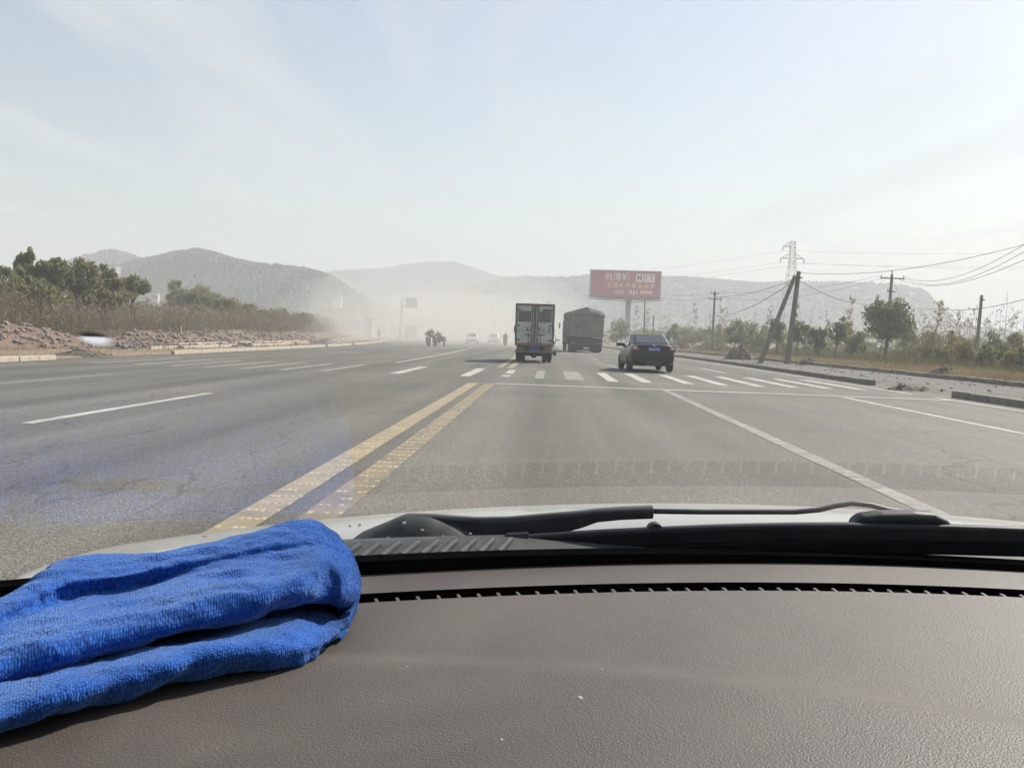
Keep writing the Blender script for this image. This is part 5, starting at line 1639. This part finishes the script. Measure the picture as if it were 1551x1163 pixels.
# body shell round the dashboard, not in view: it shades the cabin as the real one does
zr = 1.47
b_ = MB(); b_.bbox(XB - .90, XB + .90, -1.9, .12, zr, zr + .05, .02); own(b_, 'roof', 'headliner')
for sx in (-1, 1):
    b_ = MB(); b_.tube([(XB + sx * .99, .72, .92), (XB + sx * .92, .40, 1.22), (XB + sx * .84, .08, 1.48)], .045, 8); own(b_, 'front_pillar', 'pillar_trim')
    b_ = MB(); b_.tube([(XB + sx * .98, -.75, .5), (XB + sx * .86, -.75, 1.48)], .05, 8); own(b_, 'door_pillar', 'pillar_trim')
    b_ = MB(); b_.bbox(XB + sx * .98 - .04, XB + sx * .98 + .04, -1.9, .66, .28, .90, .02); own(b_, 'door_panel', 'pillar_trim')
for xs_ in (XB - .45, XB + .45):                # front seats behind the camera
    b_ = MB(); b_.bbox(xs_ - .27, xs_ + .27, -.95, -.30, .40, .58, .06); st_ = own(b_, 'seat', 'seat_fabric')
    b_ = MB(); b_.prism([(xs_ - .26, -.98, .55), (xs_ - .26, -.80, .55), (xs_ - .24, -.98, 1.22), (xs_ - .24, -1.12, 1.22)], (0, 0, 0), (.52, 0, 0)); own(b_, 'backrest', 'seat_fabric', st_)
    b_ = MB(); b_.bbox(xs_ - .14, xs_ + .14, -1.12, -1.0, 1.24, 1.42, .04); own(b_, 'headrest', 'seat_fabric', st_)
b_ = MB(); b_.bbox(XB - .96, XB + .96, -1.95, -1.85, .28, 1.30, .02); own(b_, 'rear_panel', 'pillar_trim')
b_ = MB(); b_.bbox(XB - .96, XB + .96, .17, .21, .30, .86, .01); own(b_, 'dash_front', 'dash_plastic')
b_ = MB(); b_.bbox(XB - .96, XB + .96, -1.9, 1.1, .22, .28, .01); own(b_, 'cabin_floor', 'headliner')

# bonnet
def hood_z(x, y):
    return .928 - .078 * (x - XC - .02) ** 2 - .30 * max(0, y - 1.42) ** 2 - .10 * max(0, y - 1.9) ** 2 - 1.4 * max(0, abs(x - XB) - .95) ** 2 - .10 * max(0, 1.42 - y)
def Yhood(x): return 1.285 - .26 * (x - XC) ** 2
b_ = MB()
b_.grid(lambda u, v: (lambda x: (lambda y: Vector((x, y, hood_z(x, y))))(lerp(Yhood(x), 2.35 - .15 * (x - XC) ** 2, v)))(lerp(XB - 1.0, XB + 1.0, u)), 90, 50)
hood = own(b_, 'hood', 'hood_paint', smooth=True)
b_ = MB()
b_.grid(lambda u, v: (lambda a: Vector((XB + math.sin(a) * .98, 2.0 - .2 + math.cos(a) * .42 + .12, lerp(.22, .62, v))))(lerp(-1.7, 1.7, u)), 40, 6)
own(b_, 'front_apron', 'hood_paint', smooth=True)
# black gasket under the glass, cowl grille with louvres
b_ = MB()
b_.grid(lambda u, v: (lambda x: Vector((x, Ybase(x) + [-.014, -.013, .045, .05][min(3, int(v * 3 + .5))], DZ + [-.01, .012, .006, -.02][min(3, int(v * 3 + .5))])))(lerp(XB - 1.0, XB + 1.0, u)), 100, 4)
own(b_, 'gasket', 'seal_black')
b_ = MB()
b_.grid(lambda u, v: (lambda x: Vector((x, lerp(Ybase(x) + .04, Yhood(x) + .012, v), lerp(lerp(DZ - .004, DZ + .008, min(1, v * 2)), min(DZ + .008, hood_z(x, Yhood(x)) + .004), max(sstep(.8, 1, v), sstep(-.27, -.38, x) * min(1, v * 3))))))(lerp(XB - 1.0, XB + 1.0, u)), 100, 8)
cowl = own(b_, 'cowl_panel', 'cowl_plastic', smooth=True)
lv_ = MB(); lv_.bbox(-.005, .005, -.028, .028, -.006, .007, .003)
lme = lv_.build('louvre', 'cowl_plastic').data
bpy.data.objects.remove(bpy.data.objects['louvre'])
x = -.60
while x < -.03:
    o = bpy.data.objects.new('louvre', lme); COL.objects.link(o); o.parent = cowl
    yb_ = Ybase(x) + .072
    o.location = (x, yb_, DZ + .002 - .03 * sstep(-.25, -.36, x)); o.rotation_euler = (R(6), 0, -.35 + math.atan(-.6 * (x - XC)) * .3)
    x += .023
# raised pivot cover
Yw = 1.235
def W(px_, py_, dy=0.0): return at(px_, py_, Yw + dy)
prof = [(505, 840), (548, 806), (575, 795), (596, 786), (615, 778), (650, 779), (690, 792), (725, 808), (762, 832), (790, 852)]
b_ = MB()
def PC(u, v):
    k = u * (len(prof) - 1); i = min(int(k), len(prof) - 2)
    px_, py_ = lerp(prof[i][0], prof[i + 1][0], k - i), lerp(prof[i][1], prof[i + 1][1], k - i)
    s = v * 2 - 1
    crest = W(px_, py_)
    base = DZ - .03
    return Vector((crest.x, crest.y + s * .06, base + (crest.z - base) * (1 - abs(s) ** 2.2) + .001 * fbm((u * 9, v * 9, 0))))
b_.grid(PC, 40, 17)
own(b_, 'pivot_cover', 'cowl_plastic', smooth=True)
random.seed(11)
for px_, py_ in ((640, 803), (671, 812), (566, 832), (612, 792), (712, 808), (588, 815)):
    b_ = MB(); p = W(px_, py_, -.045); b_.rock(p, random.uniform(.0015, .003), (1.3, .8, .8), 1); own(b_, 'bird_speck', 'bird_speck')
# wiper arm: broad root, square sleeve, thin rod that hooks over the blade
def flatbar(pts, h, d, n=4):
    """bar with upright thickness h (list) and depth d"""
    b_ = MB(); vs = []
    for (p, hh) in zip(pts, h):
        for (sy, sz) in ((-1, -.7), (-.6, -1), (.6, -1), (1, -.7), (1, .7), (.6, 1), (-.6, 1), (-1, .7)):
            vs.append(p + Vector((0, sy * d / 2, sz * hh / 2)))
    fs = [(i * 8 + j, i * 8 + (j + 1) % 8, (i + 1) * 8 + (j + 1) % 8, (i + 1) * 8 + j) for i in range(len(pts) - 1) for j in range(8)]
    fs += [tuple(range(8))[::-1], tuple(range((len(pts) - 1) * 8, len(pts) * 8))]
    return b_.add(vs, fs)
mm = Yw / F                                  # metres per photograph pixel at the wiper
arm = flatbar([W(618, 782), W(660, 788), (W(720, 800)), W(770, 803), W(830, 795), W(880, 786), W(905, 780), W(940, 777), W(989, 775)],
              [8 * mm, 18 * mm, 34 * mm, 42 * mm, 36 * mm, 26 * mm, 20 * mm, 19 * mm, 19 * mm], .020)
arm_o = own(arm, 'wiper_arm', 'wiper_black', smooth=False); bevel(arm_o, .0015, 2, 30)
rod = MB(); rod.tube([W(985, 774), W(1060, 775), W(1150, 775), W(1205, 775), W(1240, 772), W(1265, 766), W(1290, 762), W(1320, 765), W(1345, 772), W(1375, 776), W(1405, 780)], [5 * mm] * 11, 10, .8)
own(rod, 'wiper_rod', 'wiper_black', arm_o, smooth=True)
# blade: arched spoiler beam, rubber edge, end cap, connector
def blade_line(px_): return interp([(757, 828), (800, 823), (900, 817), (1000, 813), (1100, 809), (1200, 807), (1300, 806), (1440, 808), (1551, 811), (1700, 818), (1900, 830)], px_)
pxs = [762 + i * 40 for i in range(29)]
def hb(px_): return interp([(757, 20), (790, 27), (1000, 30), (1200, 30), (1551, 26), (1900, 18)], px_) * mm
bl = flatbar([W(p, blade_line(p), -.04) for p in pxs], [hb(p) for p in pxs], .018)
bl_o = own(bl, 'wiper_blade', 'blade_black'); bevel(bl_o, .002, 2, 30)
rb = flatbar([W(p, blade_line(p) + hb(p) / mm * .5 + 7, -.047) for p in pxs], [interp([(1000, 15), (1500, 22)], p) * mm for p in pxs], .007)
own(rb, 'blade_rubber', 'wiper_rubber', bl_o)
cap = flatbar([W(755, 826, -.04), W(768, 824, -.04), W(800, 822, -.04)], [22 * mm, 32 * mm, 31 * mm], .021)
own(cap, 'blade_cap', 'blade_black', bl_o)
bump_ = MB(); p = W(992, 799, -.035); bump_.lathe([(-.010, .003), (-.008, .011), (.008, .011), (.010, .003)], (p.x, p.y, p.z - .004), 'y', 16); own(bump_, 'blade_rivet', 'wiper_black', bl_o)
con = flatbar([W(1290, 800, -.025), W(1300, 797, -.025), W(1330, 795, -.025), W(1380, 794, -.025), W(1410, 795, -.025), W(1430, 800, -.025), W(1442, 812, -.025)],
              [26 * mm, 38 * mm, 42 * mm, 42 * mm, 40 * mm, 30 * mm, 14 * mm], .034)
con_o = own(con, 'blade_connector', 'blade_black', bl_o); bevel(con_o, .004, 3, 25)
# dry leaf bits caught on the hood and cowl
for px_, py_, s_ in ((285, 776, .008), (262, 787, .006), (400, 783, .007), (436, 805, .005), (545, 795, .006), (530, 797, .005), (310, 813, .005), (400, 802, .005)):
    q = at(px_, py_, 1.36)
    q.z = hood_z(q.x, q.y) + .002
    q = None
    for k_ in range(80):
        p = at(px_, py_, 1.2 + k_ * .012)
        if p.z <= hood_z(p.x, p.y) + .001:
            q = p; break
    if q is None: continue
    b_ = MB(); b_.rock(q + Vector((0, 0, .001)), s_, (1.2, .4, .15), 1); own(b_, 'leaf_bit', 'leaf_litter')
# windshield: clear pane; an added mirror strip reflects the dashboard and fades at its edges
TH = R(33)
m, n, l, out = nt('clear_glass')
tb_ = n.new('ShaderNodeBsdfTransparent'); l.new(tb_.outputs[0], out.inputs[0])
def glass_pt(x, s):
    """s metres up the glass from its foot"""
    return Vector((x * 1.0, Ybase(x) - s * math.cos(TH), DZ + .008 + s * math.sin(TH)))
b_ = MB(); b_.grid(lambda u, v: glass_pt(lerp(XB - .97, XB + .97, u) if True else 0, v * 1.10), 50, 12)
wsh = own(b_, 'windshield', 'clear_glass', smooth=True)
m, n, l, out = nt('reflection_glass')
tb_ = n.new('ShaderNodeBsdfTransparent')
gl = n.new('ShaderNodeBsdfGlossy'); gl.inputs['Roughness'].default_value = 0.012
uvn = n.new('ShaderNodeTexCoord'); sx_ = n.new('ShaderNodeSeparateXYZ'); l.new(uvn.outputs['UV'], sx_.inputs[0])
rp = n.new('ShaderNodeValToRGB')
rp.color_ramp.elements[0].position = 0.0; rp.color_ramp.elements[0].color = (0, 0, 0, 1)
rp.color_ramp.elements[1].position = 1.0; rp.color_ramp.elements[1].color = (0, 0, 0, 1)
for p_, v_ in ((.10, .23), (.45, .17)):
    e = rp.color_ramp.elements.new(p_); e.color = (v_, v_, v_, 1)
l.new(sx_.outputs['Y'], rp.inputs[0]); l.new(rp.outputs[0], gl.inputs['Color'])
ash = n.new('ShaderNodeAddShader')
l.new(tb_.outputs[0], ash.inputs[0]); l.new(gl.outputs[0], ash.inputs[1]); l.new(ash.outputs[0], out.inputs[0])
def glass_hit(px_, py_):
    d = ray(px_, py_)
    lo_, hi_ = .05, 1.6
    for _ in range(40):
        t_ = (lo_ + hi_) / 2
        p = EYE + d * t_
        s_ = (Ybase(p.x) - p.y) / math.cos(TH)
        if p.y >= Ybase(p.x) or p.z - (DZ + .008 + s_ * math.sin(TH)) > 0:
            hi_ = t_
        else:
            lo_ = t_
    return EYE + d * lo_

def s_of(px_, py_):
    p = glass_hit(px_, py_)
    return (Ybase(p.x) - p.y) / math.cos(TH)
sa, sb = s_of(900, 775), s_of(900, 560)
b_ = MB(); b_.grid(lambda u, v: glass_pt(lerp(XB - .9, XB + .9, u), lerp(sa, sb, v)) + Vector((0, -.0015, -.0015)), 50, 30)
band = own(b_, 'added_reflection_band', 'reflection_glass', wsh, True)
uvl = band.data.uv_layers.new(name='UVMap')
for lp in band.data.loops:
    uvl.data[lp.index].uv = (lp.vertex_index // 30 / 49, lp.vertex_index % 30 / 29)
# stone chip in the glass: refracted sky painted pale below, ground dark above, feathered edge
m, n, l, out = nt('chip_refraction_paint')
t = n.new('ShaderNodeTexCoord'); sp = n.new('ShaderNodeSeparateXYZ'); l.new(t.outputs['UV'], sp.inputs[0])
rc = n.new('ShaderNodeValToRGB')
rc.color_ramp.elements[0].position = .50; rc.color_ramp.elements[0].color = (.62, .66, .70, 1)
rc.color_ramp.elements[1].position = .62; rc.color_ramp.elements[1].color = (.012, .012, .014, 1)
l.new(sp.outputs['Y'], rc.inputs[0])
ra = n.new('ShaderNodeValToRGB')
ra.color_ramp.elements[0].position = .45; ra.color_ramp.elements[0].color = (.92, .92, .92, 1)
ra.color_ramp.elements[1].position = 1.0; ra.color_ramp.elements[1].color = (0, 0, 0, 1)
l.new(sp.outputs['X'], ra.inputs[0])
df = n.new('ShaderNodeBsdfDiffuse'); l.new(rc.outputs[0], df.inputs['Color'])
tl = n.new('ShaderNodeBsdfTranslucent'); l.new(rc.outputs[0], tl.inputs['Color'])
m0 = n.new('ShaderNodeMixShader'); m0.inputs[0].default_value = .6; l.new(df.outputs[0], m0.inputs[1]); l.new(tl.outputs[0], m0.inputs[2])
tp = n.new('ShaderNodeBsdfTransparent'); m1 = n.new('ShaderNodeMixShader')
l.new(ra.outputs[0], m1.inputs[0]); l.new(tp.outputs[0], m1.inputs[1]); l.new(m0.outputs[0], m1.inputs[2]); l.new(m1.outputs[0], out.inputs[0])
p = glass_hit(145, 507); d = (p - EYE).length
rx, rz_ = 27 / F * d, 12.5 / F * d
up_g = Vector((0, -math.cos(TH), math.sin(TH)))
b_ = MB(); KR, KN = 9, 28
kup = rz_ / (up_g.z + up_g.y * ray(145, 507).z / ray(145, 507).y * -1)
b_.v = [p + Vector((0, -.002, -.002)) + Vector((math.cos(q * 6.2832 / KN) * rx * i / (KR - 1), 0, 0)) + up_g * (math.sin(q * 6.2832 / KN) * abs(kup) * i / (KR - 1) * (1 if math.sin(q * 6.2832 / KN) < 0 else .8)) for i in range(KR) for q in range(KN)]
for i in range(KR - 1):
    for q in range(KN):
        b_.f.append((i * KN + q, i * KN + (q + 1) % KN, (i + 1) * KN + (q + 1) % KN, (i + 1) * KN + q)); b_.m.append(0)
chip = own(b_, 'glass_chip', 'chip_refraction_paint', wsh, True)
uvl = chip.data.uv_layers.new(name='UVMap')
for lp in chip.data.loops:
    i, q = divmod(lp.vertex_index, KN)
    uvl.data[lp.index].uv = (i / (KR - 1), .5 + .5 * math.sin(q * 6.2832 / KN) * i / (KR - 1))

# ------------------------------------------------------------------ blue microfibre cloth
m, n, l, out = nt('microfibre')
b = n.new('ShaderNodeBsdfPrincipled'); b.inputs['Roughness'].default_value = 0.9
b.inputs['Sheen Weight'].default_value = 0.4; b.inputs['Sheen Roughness'].default_value = .5
b.inputs['Sheen Tint'].default_value = (0.45, 0.68, 1.0, 1)
b.inputs['Specular IOR Level'].default_value = 0.15
t = n.new('ShaderNodeTexCoord')
mp1 = n.new('ShaderNodeMapping'); mp1.inputs['Scale'].default_value = (420, 300, 1)
l.new(t.outputs['UV'], mp1.inputs[0])
v1 = n.new('ShaderNodeTexVoronoi'); v1.inputs['Scale'].default_value = 1.0; v1.inputs['Randomness'].default_value = .55
l.new(mp1.outputs[0], v1.inputs['Vector'])
n1 = n.new('ShaderNodeTexNoise'); n1.inputs['Scale'].default_value = 22; n1.inputs['Detail'].default_value = 5
l.new(t.outputs['Object'], n1.inputs['Vector'])
r1 = n.new('ShaderNodeValToRGB')
r1.color_ramp.elements[0].position = .1; r1.color_ramp.elements[0].color = (0.018, 0.130, 0.53, 1)
r1.color_ramp.elements[1].position = .75; r1.color_ramp.elements[1].color = (0.003, 0.034, 0.19, 1)
l.new(v1.outputs['Distance'], r1.inputs[0])
r2 = n.new('ShaderNodeValToRGB')
r2.color_ramp.elements[0].position = .3; r2.color_ramp.elements[0].color = (.8, .8, .8, 1)
r2.color_ramp.elements[1].position = .7; r2.color_ramp.elements[1].color = (1.15, 1.15, 1.15, 1)
l.new(n1.outputs['Fac'], r2.inputs[0])
x1 = n.new('ShaderNodeMixRGB'); x1.blend_type = 'MULTIPLY'; x1.inputs[0].default_value = 1
l.new(r1.outputs[0], x1.inputs[1]); l.new(r2.outputs[0], x1.inputs[2]); l.new(x1.outputs[0], b.inputs['Base Color'])
bp = n.new('ShaderNodeBump'); bp.inputs['Strength'].default_value = .9; bp.inputs['Distance'].default_value = .0012; bp.invert = True
l.new(v1.outputs['Distance'], bp.inputs['Height']); l.new(bp.outputs[0], b.inputs['Normal'])
l.new(b.outputs[0], out.inputs[0])
mat('cloth_fibre', (0.016, 0.11, 0.43), .9, col2=(0.05, 0.23, 0.62), scale=60, sheen=.4)

# each row: one cross-section of the folded cloth, from its front foot over the folds to its back foot: (column, row in the photograph, metres ahead)
CL = [
    [(-150, 1175, .545), (-150, 1135, .538), (-150, 1095, .552), (-148, 1082, .60), (-148, 1062, .565), (-146, 1010, .572), (-146, 985, .63), (-146, 962, .66), (-142, 935, .675), (-138, 925, .71), (-138, 940, .735)],
    [(-10, 1122, .592), (-10, 1092, .585), (-10, 1066, .598), (-8, 1056, .655), (-8, 1040, .612), (-6, 998, .620), (-4, 968, .67), (-2, 940, .71), (2, 922, .725), (6, 905, .76), (8, 925, .80)],
    [(100, 1092, .622), (100, 1060, .613), (100, 1034, .627), (102, 1024, .69), (102, 1008, .643), (104, 966, .655), (106, 925, .725), (104, 905, .78), (100, 880, .785), (96, 848, .845), (90, 868, .885)],
    [(220, 1062, .662), (220, 1030, .650), (220, 1000, .665), (222, 990, .735), (222, 975, .680), (224, 938, .692), (224, 900, .76), (222, 886, .815), (220, 861, .82), (214, 841, .885), (206, 862, .93)],
    [(340, 1040, .690), (340, 1005, .677), (340, 972, .692), (342, 962, .785), (342, 945, .708), (344, 905, .718), (344, 868, .79), (340, 850, .835), (338, 835, .85), (330, 820, .905), (318, 850, .96)],
    [(430, 1026, .712), (432, 996, .700), (434, 960, .715), (440, 950, .840), (446, 922, .745), (448, 878, .748), (446, 852, .80), (440, 835, .85), (436, 818, .865), (424, 798, .915), (400, 845, .985)],
    [(476, 1006, .742), (480, 982, .732), (484, 955, .748), (488, 944, .860), (496, 905, .800), (498, 872, .775), (494, 845, .81), (488, 826, .86), (480, 810, .88), (466, 795, .93), (440, 842, 1.0)],
    [(500, 990, .765), (508, 968, .760), (514, 948, .772), (514, 930, .800), (520, 908, .800), (522, 882, .805), (520, 858, .83), (514, 838, .87), (508, 822, .895), (500, 803, .935), (470, 845, 1.0)],
    [(518, 962, .80), (528, 945, .805), (534, 930, .815), (537, 915, .825), (539, 900, .835), (540, 885, .845), (539, 868, .865), (535, 850, .89), (528, 835, .91), (518, 822, .935), (495, 860, .99)],
    [(528, 928, .86), (536, 918, .865), (541, 908, .87), (544, 898, .875), (546, 890, .88), (547, 881, .885), (546, 872, .895), (543, 862, .91), (538, 852, .92), (530, 846, .935), (515, 880, .96)],
    [(536, 898, .90), (538, 896, .90), (540, 893, .90), (541, 890, .90), (542, 887, .90), (542, 884, .90), (541, 881, .90), (540, 878, .905), (538, 876, .91), (534, 876, .915), (530, 885, .92)],
]
for row, dn_ in zip(CL[:8], (16, 15, 14, 12, 8, 4, 0, 0)):   # the lower roll overhangs its foot
    (a0, a1, a2), (c0_, c1_, c2_) = row[0], row[1]
    c1_ += dn_
    for k_ in range(200):                    # bring the roll's belly forward until it just clears the dashboard
        c2_ = .40 + k_ * .002
        q_ = at(c0_, c1_, c2_)
        if q_.z < dash_z(q_.x, q_.y) + .010: break
    row[0] = (a0, a1, c2_ + .045)
    row[1] = (c0_, c1_, c2_)
    row[3] = (row[3][0], row[3][1], row[3][2] + .05)
for row in CL[:7]:                            # steep front faces on both folds
    row[5] = (row[5][0], row[5][1], row[4][2] + .001)
    row[2] = (row[2][0], row[2][1], row[1][2] + .010)
CL[5][4] = (446, 915, .760); CL[6][4] = (492, 912, .800); CL[5][2] = (434, 958, .712); CL[6][2] = (484, 958, .745)
CP = [[at(*q) for q in row] for row in CL]
for row in CP[:7]:
    for k_ in (0, 10):
        row[k_].z = dash_z(row[k_].x, row[k_].y) + .001
for row in CP:
    for p in row:
        p.z = max(p.z, dash_z(p.x, p.y) + .002)
def cr(p0, p1, p2, p3, t):
    return .5 * ((2 * p1) + (p2 - p0) * t + (2 * p0 - 5 * p1 + 4 * p2 - p3) * t * t + (3 * p1 - p0 - 3 * p2 + p3) * t ** 3)
NS, NP = len(CP), 11
def ring_pt(i, v):
    k = v * NP; j = int(k) % NP; t_ = k - int(k)
    r_ = CP[i]
    return cr(r_[(j - 1) % NP], r_[j], r_[(j + 1) % NP], r_[(j + 2) % NP], t_)
NU, NV = 230, 190
RING = [[ring_pt(i, j / NV) for j in range(NV)] for i in range(NS)]
grid_ = []
for a_ in range(NU):
    k = a_ / (NU - 1) * (NS - 1); i = min(int(k), NS - 2); t_ = k - i
    i0, i3 = max(i - 1, 0), min(i + 2, NS - 1)
    grid_.append([cr(RING[i0][j], RING[i][j], RING[i + 1][j], RING[i3][j], t_) for j in range(NV)])
# wrinkles, then lengths along the cloth for its weave
raw_ = [[p.copy() for p in row] for row in grid_]
for a_ in range(NU):
    for j in range(NV):
        p = raw_[a_][j]
        q = raw_[a_][(j + 2) % NV] - raw_[a_][j - 2]
        s_ = raw_[min(a_ + 2, NU - 1)][j] - raw_[max(a_ - 2, 0)][j]
        nn = s_.cross(q)
        if nn.length < 1e-9: continue
        nn.normalize()
        fade = (1 - sstep(.78, .95, a_ / (NU - 1))) * sstep(0, .003, q.length)
        w_ = .0035 * fbm((p.x * 10, p.y * 34 + p.x * 12, p.z * 34), 3) + .0006 * fbm((p.x * 60, p.y * 70, p.z * 70), 2)
        w_ += .0030 * fbm((p.x * 7 + p.y * 10, p.y * 40 - p.x * 14, p.z * 30), 2)
        grid_[a_][j] = p - nn * (w_ * fade) * (-1)
b_ = MB()
b_.v = [p for row in grid_ for p in row]
for a_ in range(NU - 1):
    for j in range(NV):
        k = (j + 1) % NV
        b_.f.append((a_ * NV + j, a_ * NV + k, (a_ + 1) * NV + k, (a_ + 1) * NV + j)); b_.m.append(0)
b_.f.append(tuple(range((NU - 1) * NV, NU * NV))); b_.m.append(0)
b_.f.append(tuple(range(NV))[::-1]); b_.m.append(0)
UL = [0.0]
for a_ in range(1, NU): UL.append(UL[-1] + (grid_[a_][60] - grid_[a_ - 1][60]).length)
VL = [0.0]
for j in range(1, NV + 1): VL.append(VL[-1] + (grid_[NU // 2][j % NV] - grid_[NU // 2][j - 1]).length)
base_pt = Vector((-.27, .70, DZ))
b_.v = [p - base_pt for p in b_.v]
cl_e = empty('cleaning_cloth', base_pt); tag(cl_e, 'folded blue microfibre cloth lying on the dashboard', 'cloth')
cl_o = b_.build('folded_cloth', 'microfibre', cl_e, smooth=True)
uvl = cl_o.data.uv_layers.new(name='UVMap')
for pl_ in cl_o.data.polygons:
    js = [cl_o.data.loops[li].vertex_index % NV for li in pl_.loop_indices]
    wrap = (0 in js and NV - 1 in js)
    for li in pl_.loop_indices:
        vi = cl_o.data.loops[li].vertex_index
        j = vi % NV
        uvl.data[li].uv = (UL[vi // NV], VL[NV] if (wrap and j == 0) else VL[j])
# fuzz of loose fibres
random.seed(77)
fz = MB()
fv, ff = [], []
for i in range(60000):
    a_ = random.randrange(NU - 1); j = int(NV * random.uniform(.04, .86))
    A, B, C_ = grid_[a_][j], grid_[a_][(j + 1) % NV], grid_[a_ + 1][j]
    nn = (C_ - A).cross(B - A)
    if nn.length < 1e-12: continue
    nn.normalize(); nn = -nn
    if nn.dot(A - (base_pt + Vector((0, .05, .0)))) < 0 and False: nn = -nn
    p = A + (B - A) * random.random() + (C_ - A) * random.random() - base_pt
    e_ = (nn + Vector((random.gauss(0, .6), random.gauss(0, .6), random.gauss(0, .6)))).normalized() * random.uniform(.0008, .0022)
    sd = e_.cross(Vector((random.gauss(0, 1), random.gauss(0, 1), random.gauss(0, 1)))).normalized() * .00022
    o_ = len(fv)
    fv += [p - sd - nn * .0003, p + sd - nn * .0003, p + e_]; ff.append((o_, o_ + 1, o_ + 2))
fz.v, fz.f, fz.m = fv, ff, [0] * len(ff)
tag(fz.build('pile', 'cloth_fibre', cl_e), kind='stuff')
